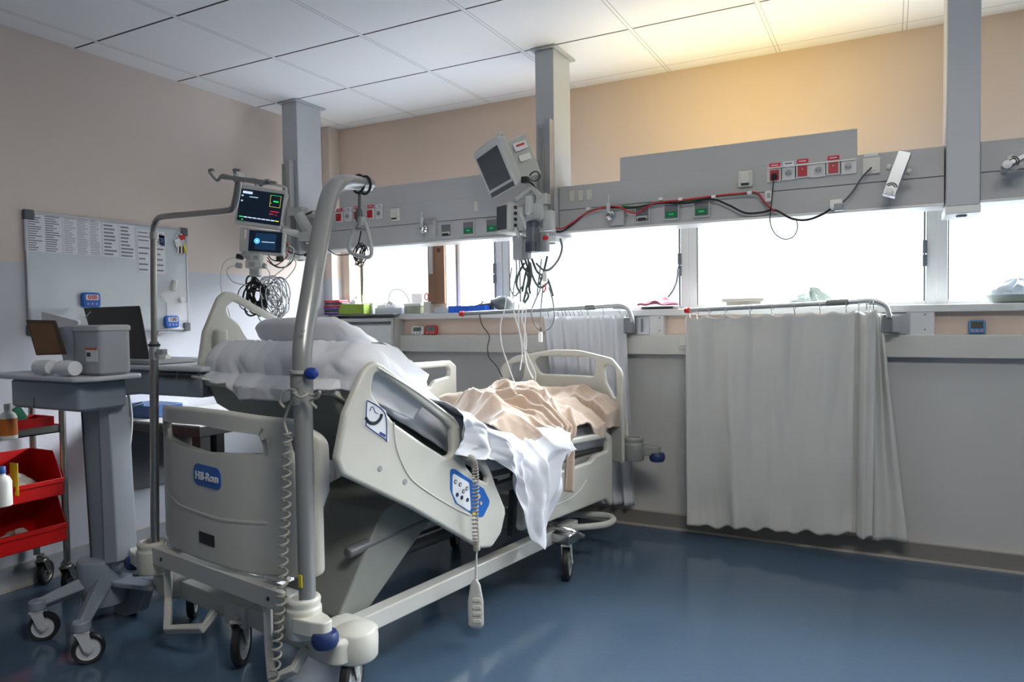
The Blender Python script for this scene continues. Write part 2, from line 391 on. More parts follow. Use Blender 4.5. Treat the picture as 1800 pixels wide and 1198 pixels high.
# vertical covers between sill and bumper rail
for nm, xa, xb in (('trim_4', -1.259, -1.170), ('trim_5', .075, .195)):
    t = MB(); t.bb(xa, xb, YW - .05, YW, 1.155, WZ0 - .038); 
    for zz in (1.18, 1.255): t.cyl(((xa + xb) / 2 + .02, YW - .052, zz), ((xa + xb) / 2 + .02, YW - .049, zz), .004, seg=8, mi=1)
    struct(nm, t, [FRAME, GASKET], smooth=False)
# peach pillar between the first two windows (its reveal) and brown board in front of it
WOODB = mat('brown_board', (132, 98, 74), .55, var=.06, scale=9)
t = thing('wooden_board', 'tall narrow brown board fixed to the pillar between the first two windows', 'board', (-2.79, 4.15, 1.38))
m = MB(); m.bb(-2.848, -2.712, 4.135, 4.157, 1.372, 2.0); m.bb(-2.80, -2.79, 4.128, 4.136, 1.372, 2.0); obj('plank', m, WOODB, t, world=True, bevel=.002)
obj('paper_strip', MB().bb(-2.832, -2.803, 4.1265, 4.1345, 1.58, 1.86), mat('tape_pale', (190, 186, 186), .7), t, world=True)
obj('round_sticker', MB().cyl((-2.755, 4.1345, 1.74), (-2.755, 4.132, 1.74), .016, seg=16), mat('sticker_brown', (92, 48, 34), .6), t, world=True)

# ------------------------------------------------------------------ service columns and beams
COLW = mat('column_grey', (182, 186, 190), .42, var=.012)
def column(xa, xb, lab, rail):
    t = thing('service_column', lab, 'column', ((xa + xb) / 2, 3.56, 1.70), group='hanging service columns')
    solid_thing(t); y0, y1 = 3.45, 3.67
    s = MB(); s.bb(xa, xb, y0, y1, 1.70, HC - .012); obj('shaft', s, COLW, t, world=True, bevel=.004)
    fl = MB(); fl.bb(xa - .02, xb + .02, y0 - .02, y1 + .03, HC - .012, HC - .001); obj('ceiling_flange', fl, COLW, t, world=True, bevel=.003)
    cp = MB(); cp.bb(xa - .003, xb + .003, y0 - .003, y1, 1.668, 1.70); cp.cyl(((xa + xb) / 2, 3.52, 1.66), ((xa + xb) / 2, 3.52, 1.669), .02, seg=16, mi=1)
    obj('end_cap', cp, [WHITE_P, GREY_PL], t, world=True, bevel=.003)
    if rail:
        r = MB(); xm = xa + .055; r.bb(xm - .032, xm + .01, y0 - .035, y0 - .001, 1.72, 2.28); r.bb(xm + .018, xm + .05, y0 - .05, y0 - .001, 1.72, 2.30)
        r.bb(xm - .022, xm, y0 - .037, y0 - .034, 1.74, 2.26, mi=1)
        for z in (1.78, 1.95, 2.1, 2.25): r.cyl((xm - .011, y0 - .04, z), (xm - .011, y0 - .034, z), .006, seg=10, mi=1)
        obj('mounting_rail', r, [ALU, GREY_PL], t, world=True, bevel=.002)
    return t
column(-3.50, -3.37, 'grey square service column hanging from ceiling near the left wall corner', True)
column(-1.668, -1.56, 'grey service column hanging from ceiling between the two monitor arms, middle of three', True)
column(.203, .321, 'grey service column hanging from ceiling at the right, without a monitor', False)

SY = 3.495     # front face of the beams
def panel_label(mb, px, w, hcol): pass
SOCK_G = mat('socket_grey_white', (206, 207, 206), .4)
REDS = mat('socket_red', (176, 24, 40), .4)
LABR = mat('red_label_tape', (206, 40, 62), .6)
def fp(px, py): return at(px, py, 'y', SY)
def rocker(beam, px, py, w=.028, h=.055):
    c = fp(px, py); m = MB(); m.bb(c.x - w / 2, c.x + w / 2, SY - .008, SY + .002, c.z - h / 2, c.z + h / 2)
    m.bb(c.x - w / 2 + .003, c.x + w / 2 - .003, SY - .011, SY - .006, c.z - h / 2 + .004, c.z + h / 2 - .012); obj('switch', m, WHITE_PL, beam, world=True, bevel=.0015)
def socket(beam, px, py, red, tape=None, w=.052):
    c = fp(px, py); m = MB(); m.rbox((c.x, SY - .004, c.z), (w, .062, .012), .004, rot=Matrix.Rotation(PI / 2, 4, 'X'))
    if red: m.bb(c.x - .02, c.x + .02, SY - .013, SY - .009, c.z - .024, c.z + .022, mi=1)
    M = Matrix.Translation((c.x, SY - .0105, c.z)) @ Matrix.Rotation(PI / 2, 4, 'X')
    m.lathe([(.0195, 0), (.0195, .003), (.016, .003), (.015, -.001), (.001, -.001)], M, 20, mi=1 if red else 0)
    m.lathe([(.0145, .0005), (.0145, .001)], M, 18, mi=2)
    for dx_, dz in ((-.007, -.002), (.007, -.002)): m.cyl((c.x + dx_, SY - .013, c.z + dz), (c.x + dx_, SY - .0115, c.z + dz), .0026, seg=8, mi=3)
    m.cyl((c.x, SY - .018, c.z + .008), (c.x, SY - .011, c.z + .008), .0024, seg=8, mi=4)
    s = obj('power_socket', m, [SOCK_G, REDS, REDS if red else GREY_PL, DARK_PL, STEEL], beam, world=True, label='red emergency power socket' if red else 'white power socket')
    if tape is not None:
        tm = MB(); tm.bb(c.x - .024, c.x + .024, SY - .002, SY + .001, c.z + .037, c.z + .055)
        tm.bb(c.x - .016, c.x + .014, SY - .0026, SY - .001, c.z + .044, c.z + .048, mi=1)
        obj('label_tape', tm, [LABR if tape == 'r' else PAPER, PAPER if tape == 'r' else INK], s, world=True)
    return s
def call_unit(beam, px, py):
    c = fp(px, py); m = MB(); m.rbox((c.x, SY - .008, c.z), (.066, .074, .02), .006, rot=Matrix.Rotation(PI / 2, 4, 'X'))
    m.box((c.x, SY - .022, c.z + .004), (.04, .014, .05), taper=1); m.bb(c.x - .017, c.x + .017, SY - .026, SY - .016, c.z - .030, c.z - .022, mi=1)
    obj('call_socket', m, [WHITE_PL, DARK_PL], beam, world=True, bevel=.002)
def gas(beam, px, py, kind):
    c = fp(px, py); m = MB(); m.bb(c.x - .04, c.x + .04, SY - .012, SY + .002, c.z - .042, c.z + .042)
    m.bb(c.x - .033, c.x + .033, SY - .0125, SY - .006, c.z - .034, c.z + .034, mi=1)
    if kind == 'g':
        m.bb(c.x - .027, c.x + .027, SY - .016, SY - .010, c.z - .028, c.z + .0, mi=2); m.bb(c.x - .012, c.x + .012, SY - .0165, SY - .015, c.z - .018, c.z - .010, mi=3)
    else:
        m.bb(c.x - .027, c.x + .027, SY - .018, SY - .010, c.z - .022, c.z - .008, mi=4); m.bb(c.x - .018, c.x + .02, SY - .026, SY - .016, c.z - .03, c.z - .018, mi=5)
    obj('gas_outlet', m, [BEAM, mat('recess_grey', (108, 110, 113), .5), mat('outlet_green', (20, 120, 74), .4), mat('outlet_green_pale', (90, 190, 140), .4), WHITE_PL, DARK_PL], beam, world=True, bevel=.002,
        label='grey gas outlet with green tag' if kind == 'g' else 'grey outlet with black slot')

def beam(xa, xb, raised, lab):
    t = thing('service_beam', lab, 'service beam', ((xa + xb) / 2, 3.58, 1.715), group='grey service beams across the window wall')
    solid_thing(t); m = MB(); m.bb(xa, xb, SY, 3.65, 1.723, 1.832); m.bb(xa, xb, SY, 3.65, 1.835, 1.958); obj('casing', m, BEAM, t, world=True, bevel=.002)
    m = MB(); m.bb(xa + .002, xb - .002, SY + .004, 3.64, 1.83, 1.837); obj('seam', m, mat('seam_dark', (84, 86, 90), .6), t, world=True)
    if raised: obj('raised_panel', MB().bb(raised[0], raised[1], SY + .001, SY + .03, 1.957, 2.074), BEAM, t, world=True, bevel=.001)
    obj('lit_lower_edge', MB().bb(xa, xb, SY - .004, 3.66, 1.712, 1.723), WHITE_P, t, world=True, bevel=.002)  # white strip paints in the light on the beam's underside
    return t
BL = beam(-3.365, -1.672, (-3.07, -1.672), 'left service beam between the first two columns with gas outlets')
BM = beam(-1.556, .199, (-1.217, -.129), 'long middle service beam carrying the row of red and white sockets')
BR = beam(.325, 1.9, None, 'service beam running off the right edge past the right column')
for px, py, r_, tp in ((597, 382, 1, 'r'), (612, 380, 0, 'w'), (629, 378, 1, 'r'), (652, 376, 1, 'r'), (667, 375, 0, 'w')): socket(BL, px, py, r_, tp)
call_unit(BL, 696, 377); rocker(BL, 838, 362); rocker(BL, 871, 331, .04, .07)
for px, py, k in ((786, 405, 'b'), (825, 401, 'g'), (866, 397, 'g')): gas(BL, px, py, k)
for px in (1006, 1021.5, 1036): rocker(BM, px, 345 - (px - 1006) * .08)
for px, py, r_, tp in ((1362, 308, 1, 'r'), (1386.5, 305, 0, 'w'), (1411, 301, 1, 'r'), (1439, 299.5, 0, None), (1465, 295.5, 1, 'r'), (1491, 294, 0, None)): socket(BM, px, py, r_, tp, .068)
call_unit(BM, 1311, 315)
for px, py, k in ((1130, 377, 'b'), (1181, 372, 'g'), (1234, 367, 'g')): gas(BM, px, py, k)
c = fp(1532, 292); m = MB(); m.rbox((c.x, SY - .006, c.z), (.07, .07, .016), .005, rot=Matrix.Rotation(PI / 2, 4, 'X')); m.bb(c.x - .02, c.x + .02, SY - .017, SY - .012, c.z - .02, c.z + .02); m.bb(c.x - .03, c.x + .025, SY - .002, SY + .001, c.z + .042, c.z + .056, mi=1)
obj('data_socket', m, [WHITE_PL, PAPER], BM, world=True, bevel=.002)
# thin wire ledge above the sockets
a1, a2 = fp(1350, 297), fp(1506, 281)
obj('cable_ledge', MB().bb(a1.x, a2.x, SY - .018, SY, a1.z - .002, a1.z + .003), WHITE_P, BM, world=True)

# the warm uplight trough lying behind the raised panel, on top of the middle beam
t = thing('uplight', 'warm fluorescent uplight lying on top of the middle service beam', 'lamp', (-.66, 3.60, 1.96))
m = MB(); m.bb(-1.19, -.15, 3.545, 3.655, 1.962, 2.0); m.bb(-1.19, -.15, 3.545, 3.55, 2.0, 2.05); m.bb(-1.19, -.15, 3.65, 3.655, 2.0, 2.05); obj('trough', m, WHITE_P, t, world=True)
WARM = mat('warm_tube', (255, 214, 140), .4, emit=(255, 208, 120), estr=3)
obj('fluorescent_tube', MB().cyl((-1.15, 3.6, 2.02), (-.19, 3.6, 2.02), .013, seg=12), WARM, t, world=True)
_l = area_light('warm_uplight', (-0.66, 3.60, 2.052), (PI + R(-22), 0, 0), 1.0, .09, 3.8, (1.0, .72, .06))

tf = MB(); tf.bb(-.4, .8, .6, 1.2, HC - .012, HC - .001); o = obj('ceiling_fill_panel', tf, mat('fill_panel_white', (235, 235, 230), .5, emit=(255, 246, 228), estr=3), loc=(.2, .9, HC)); tag(o, 'flat ceiling light added out of view above the viewer as fill', 'lamp')  # unseen glowing panel added to go with the fill light

# ================================================================== hospital bed
BA = R(8.5); BO = Vector((-2.13, 1.80, 0)); BU = Vector((math.sin(BA), math.cos(BA), 0)); BV = Vector((math.cos(BA), -math.sin(BA), 0))
def bl(px, py, ax, v):
    """point of the photo on a plane of the bed's own axes (s across, t along, z up)"""
    d = AX_R * ((px - 900) / FPX) + AX_U * ((599 - py) / FPX) + AX_F
    D = Vector((d.dot(BV), d.dot(BU), d.z)); o = CAM - BO; O = Vector((o.dot(BV), o.dot(BU), o.z))
    i = 'stz'.index(ax); k = (v - O[i]) / D[i]; return O + D * k
def bw(s, t, z): return BO + BV * s + BU * t + Vector((0, 0, z))
BEDP = mat('bed_plastic', (196, 196, 188), .4, var=.02, bump=.05, bscale=300)
BEDM = mat('bed_enamel', (186, 187, 183), .36, var=.02)
SHELL = mat('bed_shell_grey', (120, 124, 120), .5, var=.04)
MECH = mat('mechanism_grey', (96, 98, 100), .45, .2, var=.08)
BLUE_R = mat('bumper_navy', (26, 46, 96), .45)
LOGO_B = mat('logo_blue', (28, 96, 176), .4)
LAB_W = mat('label_white', (222, 226, 232), .45)
LAB_N = mat('label_navy', (44, 66, 130), .5)

bed = thing('hospital_bed', 'large pale grey electric hospital bed with raised backrest and plastic side rails', 'bed', BO, -BA)
XZ = Matrix.Rotation(PI / 2, 4, 'X')           # plate xy -> x,z  (thickness along y)
YZ = Matrix(((0, 0, 1, 0), (1, 0, 0, 0), (0, 1, 0, 0), (0, 0, 0, 1)))   # plate xy -> y,z

def caster(parent, loc, r=.085, wid=.032, rz=0., mats=None, name='caster', forkh=.20, back=.035, kind='twin'):
    """swivel caster: stem and fork is the part, tyre and hub the sub-part"""
    fm, tm, hm = mats or (BEDM, DARK_PL, GREY_PL)
    c = MB(); x, y, z = loc; M = Matrix.Translation((x, y, z)) @ Matrix.Rotation(rz, 4, 'Z')
    f = MB(); top = forkh
    f.lathe([(.012, top), (.014, top - .01), (.022, top - .012), (.022, r * 2 + .018), (.026, r * 2 + .014), (.026, r * 2 + .006)], None, 16)
    for sg in (-1, 1):
        xo = sg * (wid / 2 + .006)
        pl = roundpoly([(-.022, r * 2 + .012), (.022, r * 2 + .012), (back + .016, r + .0), (back, r - .018), (back - .016, r)], .008, 3)
        f.prism(pl, .004, Matrix(((0, 0, 1, xo), (1, 0, 0, 0), (0, 1, 0, 0), (0, 0, 0, 1))))
    f.box((0, 0, r * 2 + .010), (wid + .016, .05, .008))
    f.cyl((-(wid / 2 + .011), back, r), (wid / 2 + .011, back, r), .008, seg=12)
    f2 = MB().add(f.v, f.f, M); co = obj(name, f2, fm, parent, bevel=.001)
    w = MB(); Y = Matrix.Translation((0, back, r)) @ Matrix.Rotation(PI / 2, 4, 'Y')
    h = wid / 2
    w.lathe([(r * .72, -h * .8), (r * .93, -h * .95), (r, -h * .55), (r, h * .55), (r * .93, h * .95), (r * .72, h * .8)], Y, 28, caps=False)
    w.lathe([(.006, -h * .98), (r * .30, -h * .98), (r * .36, -h * .62), (r * .66, -h * .55), (r * .73, -h * .85), (r * .73, h * .85), (r * .66, h * .55), (r * .36, h * .62), (r * .30, h * .98), (.006, h * .98)], Y, 28, mi=1)
    obj('wheel', MB().add(w.v, [q for q in w.f], M), [tm, hm], co)
    me = co.children[0].data
    for p, i in zip(me.polygons, w.m): p.material_index = i
    return co

# ---- undercarriage
m = MB()
m.bb(.44, .50, .14, 1.62, .172, .238); m.bb(-.50, -.44, .14, 1.50, .172, .238)
m.bb(-.46, .46, .02, .11, .155, .225); m.bb(-.46, .46, 1.46, 1.53, .172, .238)
m.bb(-.06, .06, .0, .14, .15, .235)
obj('base_frame', m, BEDM, bed, bevel=.006)
for sx in (-1, 1):
    m = MB(); m.rbox((sx * .495, .09, .198), (.19, .20, .085), .045, n=5)
    m.lathe([(.070, .148), (.076, .156), (.078, .215), (.067, .243), (.04, .256), (.01, .26)], Matrix.Translation((sx * .55, .10, 0)), 28)
    obj('corner_cover', m, BEDP, bed, bevel=.004)
for sx, ty, rz in ((.56, .06, .5), (-.52, .13, .9), (.565, 1.40, .42), (-.20, 1.46, .5)):
    caster(bed, (sx, ty, 0), rz=rz)
caster(bed, (.03, .0, 0), rz=.7)
# bent bracket loops hanging below the head beam
for xa, xb in ((-.40, -.10), (.26, .44)):
    m = MB(); m.tube([(xa, -.03, .30), (xa, -.03, .17), (xa + .10, -.09, .095), (xb, -.06, .14), (xb, -.01, .19)], .02, 4, smooth=0); obj('support_bracket', m, BEDM, bed, bevel=.004)
m = MB(); m.bb(-.50, .43, -.055, -.005, .305, .372)
for sx in (-.40, .30): m.cyl((sx, -.0575, .338), (sx, -.054, .338), .008, seg=10, mi=1)
obj('head_beam', m, [BEDM, DARK_PL], bed, bevel=.006)
# small tray bars and catch behind the beam
m = MB(); m.bb(-.30, .25, .0, .07, .345, .36); m.bb(.10, .30, .03, .05, .37, .385); m.tube([(-.44, 0, .40), (-.36, .03, .39), (-.28, .02, .37)], .016, 8); m.tube([(.24, -.02, .39), (.30, -.02, .395), (.38, -.03, .415)], .008, 8)
obj('catch_rod', m, CHROME, bed)
# sockets and bumpers
def socket_end(sx, sy, z0, side, foot=False, name='corner_bumper'):
    m = MB(); M = Matrix.Translation((sx, sy, 0))
    m.lathe([(.052, z0 - .13), (.058, z0 - .12), (.058, z0 - .035), (.053, z0 - .03), (.056, z0 - .008), (.05, z0), (.038, z0), (.036, z0 - .03)], M, 28)
    yy = .05 if foot else -.01
    ol = roundpoly([(0, -.05), (side * .09, -.035), (side * .135, -.018), (side * .135, .018), (side * .09, .035), (0, .05)], .02, 4)
    m.prism(ol, .05, Matrix.Translation((sx, sy + yy, z0 - .075)))
    o = obj(name, m, BEDP if not foot else mat('bumper_grey', (140, 142, 138), .45), bed, bevel=.004)
    b = MB(); b.lathe([(.02, -.03), (.036, -.026), (.043, -.012), (.043, .008), (.036, .02), (.02, .022)], Matrix.Translation((sx + side * .118, sy + yy, z0 - .105)), 24)
    obj('roller', b, BLUE_R, o)
socket_end(.455, -.03, .375, 1); socket_end(-.52, -.03, .385, -1)
socket_end(.575, 2.09, .60, 1, True)
# pedal loop at the foot end
m = MB(); m.tube([(.22, 1.55, .20), (.47, 1.56, .21), (.60, 1.66, .215), (.62, 1.76, .215), (.56, 1.83, .215), (.45, 1.80, .215), (.2, 1.66, .20)], .017, 10, smooth=6)
obj('brake_pedal', m, BEDM, bed)
m = MB(); m.bb(.50, .60, 1.37, 1.46, .19, .235); m.tube([(.50, 1.40, .25), (.57, 1.43, .24), (.60, 1.50, .20)], .014, 8); obj('brake_linkage', m, CHROME, bed, bevel=.003)

# ---- lifting arms and platform
m = MB()
for sx in (-.28, .20):
    q = [(.12, .21), (.27, .21), (.66, .50), (.60, .62), (.36, .56)]
    m.prism(roundpoly(q, .03, 3), .44 if sx > 0 else .05, Matrix.Translation((sx, 0, 0)) @ YZ)
obj('lifting_arm', m, SHELL, bed, bevel=.006)
m = MB(); 
for sx in (-.30, .30):
    m.prism(roundpoly([(1.30, .20), (1.40, .20), (1.46, .56), (1.34, .56)], .01, 3), .04, Matrix.Translation((sx, 0, 0)) @ YZ)
m.bb(-.36, .36, .95, 1.01, .50, .56); m.bb(-.36, .36, 1.50, 1.56, .50, .56)
m.cyl((.2, .55, .40), (.2, 1.25, .44), .028, seg=16); m.cyl((-.1, .5, .42), (-.1, 1.2, .5), .028, seg=16)
m.bb(.05, .30, 1.0, 1.22, .38, .50); m.bb(-.2, .38, .80, .90, .50, .60)
m.cyl((.40, .20, .44), (.40, 1.0, .50), .022, seg=12)
obj('lifting_mechanism', m, MECH, bed, bevel=.006)
_a, _b = bl(672, 964, 's', .16), bl(800, 918, 's', .16); m = MB(); m.cyl(_a, _b + (_b - _a) * .5, .015, seg=12); m.cyl(_a + Vector((0, 0, -.035)), _b + (_b - _a) * .5 + Vector((0, 0, -.035)), .026, seg=14, mi=1); obj('drive_rod', m, [CHROME, MECH], bed)
BANG = R(-30)      # slope of the backrest seen along t
def back(t, h=0.):  # point on backrest line, t distance from pivot towards the head
    return (.93 - t * math.cos(R(31)) + h * math.sin(R(31)), .60 + t * math.sin(R(31)) + h * math.cos(R(31)))
# platform sections: backrest shell, seat, calf
def deck(pts, th, wd, name, mm, bev=.01):
    m = MB(); ol = pts + [(a, b - th) for a, b in pts[::-1]]; m.prism(ol, wd, YZ); return obj(name, m, mm, bed, bevel=bev)
p0, p1 = back(-.02, -.0), back(.86, .0)
m = MB(); ol = [back(0, 0), back(.88, 0), back(.90, -.03), back(.80, -.10), back(.30, -.12), back(0, -.06)]; m.prism(ol[::-1], .80, YZ); obj('backrest_shell', m, SHELL, bed, bevel=.02, seg=3)
m = MB(); ol = [back(.82, -.01), back(.89, -.01), back(.90, -.02), back(.88, -.05), back(.80, -.05)]; m.prism(ol[::-1], .84, Matrix.Translation((.0, 0, 0)) @ YZ); m.tube([(-.40, *back(.88, -.02)), (-.43, *back(.93, -.04)), (-.33, *back(.94, -.05)), (-.31, *back(.88, -.03))], .006, 8); obj('mattress_stop', m, BEDP, bed, bevel=.01)
deck([(.94, .60), (2.06, .56)], .035, .88, 'seat_deck', SHELL)
for xa, xb in ((.40, .45), (-.42, -.37)): obj('platform_rail', MB().bb(xa, xb, .95, 2.1, .485, .53), BEDM, bed, bevel=.005)

# ---- boards
def bend(mb, f):
    mb.v = [f(v) for v in mb.v]; return mb
def subdivide_plate(mb, cuts=1):
    me = bpy.data.meshes.new('t'); me.from_pydata([tuple(v) for v in mb.v], [], mb.f); bm = bmesh.new(); bm.from_mesh(me)
    bmesh.ops.remove_doubles(bm, verts=bm.verts, dist=1e-5)
    for x in np.arange(-.5, .55, .045):
        bmesh.ops.bisect_plane(bm, geom=bm.verts[:] + bm.edges[:] + bm.faces[:], plane_co=(x + .0011, 0, 0), plane_no=(1, 0, 0))
    bm.verts.ensure_lookup_table(); bm.verts.index_update()
    mb.v = [v.co.copy() for v in bm.verts]; mb.f = [[v.index for v in f.verts] for f in bm.faces]; mb.m = [0] * len(mb.f)
    bm.free(); bpy.data.meshes.remove(me); return mb
HW = .52
def hb_bend(v): k = min(1, abs(v.x) / HW); return Vector((v.x - .085, v.y - .035 + .13 * k ** 2.6, v.z))
top = .935
outer = roundpoly([(-HW + .02, .40), (-HW + .02, .64), (-HW, .70), (-HW, .88), (-HW + .12, .935), (-.1, .952), (.15, .952), (HW - .10, .935), (HW, .87), (HW, .69), (HW - .02, .63), (HW - .02, .395), (.30, .385), (-.30, .385)],
                  [.03, .05, .04, .06, .08, .3, .3, .08, .07, .04, .05, .03, .05, .05], 6)
slot = roundpoly([(-.425, .885), (.0, .907), (.32, .892), (.345, .80), (.0, .775), (-.39, .80)], [.04, .2, .04, .04, .3, .05], 6)
sideR = roundpoly([(.395, .875), (.462, .868), (.485, .82), (.485, .70), (.445, .69)], [.03, .03, .02, .02, .02], 5)
sideL = [Vector((-p.x, p.y)) for p in sideR][::-1]
m = MB().plate([outer, slot, sideR, sideL], .036, .014, XZ, res=4)
subdivide_plate(m); bend(m, hb_bend)
hb = obj('headboard', m, BEDP, bed)
# lower recessed field line, badge, dark label
m = MB().plate([roundpoly([(-.44, .62), (-.2, .575), (.1, .565), (.33, .58), (.33, .57), (.1, .555), (-.2, .565), (-.44, .61)], .01, 3)], .004, .001, Matrix.Translation((0, -.018, 0)) @ XZ)
subdivide_plate(m); bend(m, hb_bend); obj('moulded_step', m, BEDP, hb)
m = MB().plate([roundpoly([(-.095, .625 + .045), (.08, .665), (.08, .745), (-.095, .75)], .032, 6)], .004, .0015, Matrix.Translation((.035, -.0185, .0)) @ XZ)
m.text('Hill-Rom', .041, .001, Matrix.Translation((.028, -.0215, .705)) @ XZ, mi=1, bold=True)
mi_keep = list(m.m); bend(m, hb_bend); obj('badge', m, [LOGO_B, LAB_W], hb, label='blue badge with white lettering')
m = MB().plate([roundpoly([(-.02, .455), (.08, .452), (.08, .495), (-.02, .498)], .004, 3)], .003, .001, Matrix.Translation((-.015, -.0185, .0)) @ XZ); bend(m, hb_bend); obj('rating_label', m, DARK_PL, hb, label='small black plate')

FWD = .42; FC = .14
FW = .485
def fsx(x): return x / .485 * FWD + FC
outer = roundpoly([(-FW, .46), (-FW, .97), (-FW + .10, 1.035), (-.1, 1.075), (.1, 1.075), (FW - .10, 1.035), (FW, .96), (FW, .46)], [.03, .07, .1, .3, .3, .1, .07, .03], 6)
slot = roundpoly([(-.255, 1.0), (-.2, 1.035), (.2, 1.035), (.245, 1.015), (.235, .928), (-.20, .928)], [.03, .05, .05, .03, .03, .05], 6)
tri = roundpoly([(.31, 1.0), (.42, .985), (.425, .82), (.40, .82), (.33, .90)], [.03, .03, .02, .02, .05], 5)
trl = [Vector((-p.x, p.y)) for p in tri][::-1]
m = MB().plate([[Vector((fsx(p.x), p.y)) for p in q] for q in (outer, slot, tri, trl)], .034, .013, XZ, res=4)
subdivide_plate(m); bend(m, lambda v: Vector((v.x, v.y + 2.10 - .09 * min(1, abs(v.x - FC) / FWD) ** 2.4, v.z)))
obj('footboard', m, BEDP, bed)

# ---- side rails, drawn in the plane of the rail
def rail(name, s, outer, holes, ro, rh, th=.034, decals=None, lab=None):
    f = lambda q: Vector((lambda w: (w.y, w.z))(bl(q[0], q[1], 's', s)))
    ps = [roundpoly([f(q) for q in outer], ro, 6)] + [roundpoly([f(q) for q in h], r_, 6) for h, r_ in zip(holes, rh)]
    m = MB().plate(ps, th, .012, Matrix.Translation((s - th / 2, 0, 0)) @ YZ, res=4)
    return obj(name, m, BEDP, bed, label=lab)
def decal(parent, s, px, r, m_, th=.002, lift=0.0, name='label_plate', lab=None, extra=None):
    f = lambda q: Vector((lambda w: (w.y, w.z))(bl(q[0], q[1], 's', s)))
    m = MB().plate([roundpoly([f(q) for q in px], r, 6)], th, .0008, Matrix.Translation((s + lift, 0, 0)) @ YZ)
    ms = [m_]
    if extra: ms += extra(m, s + lift, f)
    return obj(name, m, ms, parent, label=lab)
SN = .56
nr = rail('side_rail', SN,
    [(660, 634), (676, 641), (800, 732), (811, 748), (811, 788), (826, 793), (850, 797), (867, 834), (873, 853), (891, 897), (882, 937), (866, 962), (846, 964), (800, 937), (724, 893), (603, 835), (593, 808), (608, 727), (641, 650)],
    [[(660, 655), (672, 655), (780, 738), (795, 752), (797, 800), (782, 802), (747, 780), (694, 743), (653, 690)],
     [(819, 805), (840, 808), (859, 838), (857, 848), (836, 838), (821, 820)]],
    [.03, .02, .03, .03, .01, .02, .02, .03, .03, .05, .05, .04, .04, .03, .05, .05, .04, .05, .06],
    [[.02, .03, .03, .03, .03, .03, .05, .05, .04], [.01, .015, .015, .015, .015, .015]], lab='nearest side rail, raised with the backrest')
def curve_on_rail(s, pts, r, n=8, mi=0):
    m = MB(); P3 = [Vector((s + .0005, *(lambda w: (w.y, w.z))(bl(px, py, 's', s)))) for px, py in pts]; return m.tube(P3, r, 8, smooth=n)
obj('moulded_seam', curve_on_rail(SN, [(692, 742), (695, 775), (703, 805), (722, 840), (755, 866), (800, 893), (826, 905)], .003), BEDP, nr)
m = curve_on_rail(SN, [(663, 645), (735, 690), (798, 738), (805, 752)], .004); obj('grip_edge', m, BEDP, nr)
# angle indicator label: frame, dial arc
def ex_dial(m, x, f):
    def arc(pts, r, mi):
        P3 = [Vector((x + .0015, *f(p))) for p in pts]; m.tube(P3, r, 6, smooth=5, mi=mi)
    arc([(644, 706), (649, 705), (676, 726), (679, 772), (676, 771), (646, 750), (643, 742), (644, 706)], .0022, 1)
    arc([(642, 733), (649, 742), (660, 743), (668, 735), (670, 727)], .006, 2)
    arc([(650, 722), (652, 715), (656, 716), (659, 724), (664, 726)], .0016, 1)
    P = f((672, 763)); m.box((x + .0015, P.x, P.y), (.001, .03, .009), rot=Matrix.Rotation(R(-30), 4, 'X'), mi=1)
    return [LAB_N, DARK_PL]
decal(nr, SN, [(643, 702), (650, 702), (679, 722), (683, 777), (676, 774), (643, 752), (640, 744)], .012, LAB_W, name='angle_label', lab='white label with navy border and curved dial', extra=ex_dial)
def ex_panel(m, x, f):
    def blob(p, r, mi, k=.0015):
        P = f(p); m.lathe([(r, 0), (r * .9, k)], Matrix.Translation((x, P.x, P.y)) @ Matrix.Rotation(PI / 2, 4, 'Y'), 14, mi=mi)
    ol = roundpoly([f(q) for q in [(795, 830), (824, 848), (828, 900), (803, 884), (795, 866)]], .012, 5)
    m.plate([ol], .002, .0008, Matrix.Translation((x + .001, 0, 0)) @ YZ, mi=1)
    for p in ((800, 846), (808, 851), (820, 858), (803, 869), (811, 874), (821, 878), (814, 863)): blob(p, .009, 2, .0035); blob(p, .005, 3 if p[0] % 2 else 1, .0042)
    for p in ((842, 872), (845, 884), (838, 895)): blob(p, .008, 4, .003)
    P = f((833, 902)); m.box((x, P.x, P.y), (.004, .02, .012), mi=5)
    return [LAB_W, DARK_PL, LAB_N, mat('button_tan', (190, 170, 150), .5), mat('label_yellow', (214, 190, 40), .5)]
decal(nr, SN, [(791, 823), (800, 824), (850, 858), (861, 880), (859, 888), (849, 908), (838, 909), (800, 884), (791, 860)], .018, LOGO_B, name='control_panel', lab='blue control panel with white button field', extra=ex_panel)
for p in ((668, 823), (712, 846)):
    w = bl(p[0], p[1], 's', SN); obj('screw_cap', MB().lathe([(.011, -.001), (.010, .002), (.004, .0025)], Matrix.Translation((SN, w.y, w.z)) @ Matrix.Rotation(PI / 2, 4, 'Y'), 14), GREY_PL, nr)
SFN = .53
fr_ = rail('side_rail', SFN,
    [(925, 790), (975, 777), (1068, 758), (1077, 766), (1078, 893), (1066, 877), (1020, 896), (967, 917), (915, 935)],
    [[(940, 800), (985, 787), (1066, 770), (1069, 775), (1069, 792), (1048, 800), (1040, 811), (988, 828), (945, 842)]],
    [.03, .02, .03, .03, .02, .03, .03, .03, .03], [[.02, .01, .02, .02, .02, .03, .03, .01, .02]], lab='lower side rail at the foot end, nearest side')
obj('moulded_seam', curve_on_rail(SFN, [(965, 892), (1000, 877), (1022, 858), (1031, 843)], .0025), BEDP, fr_)
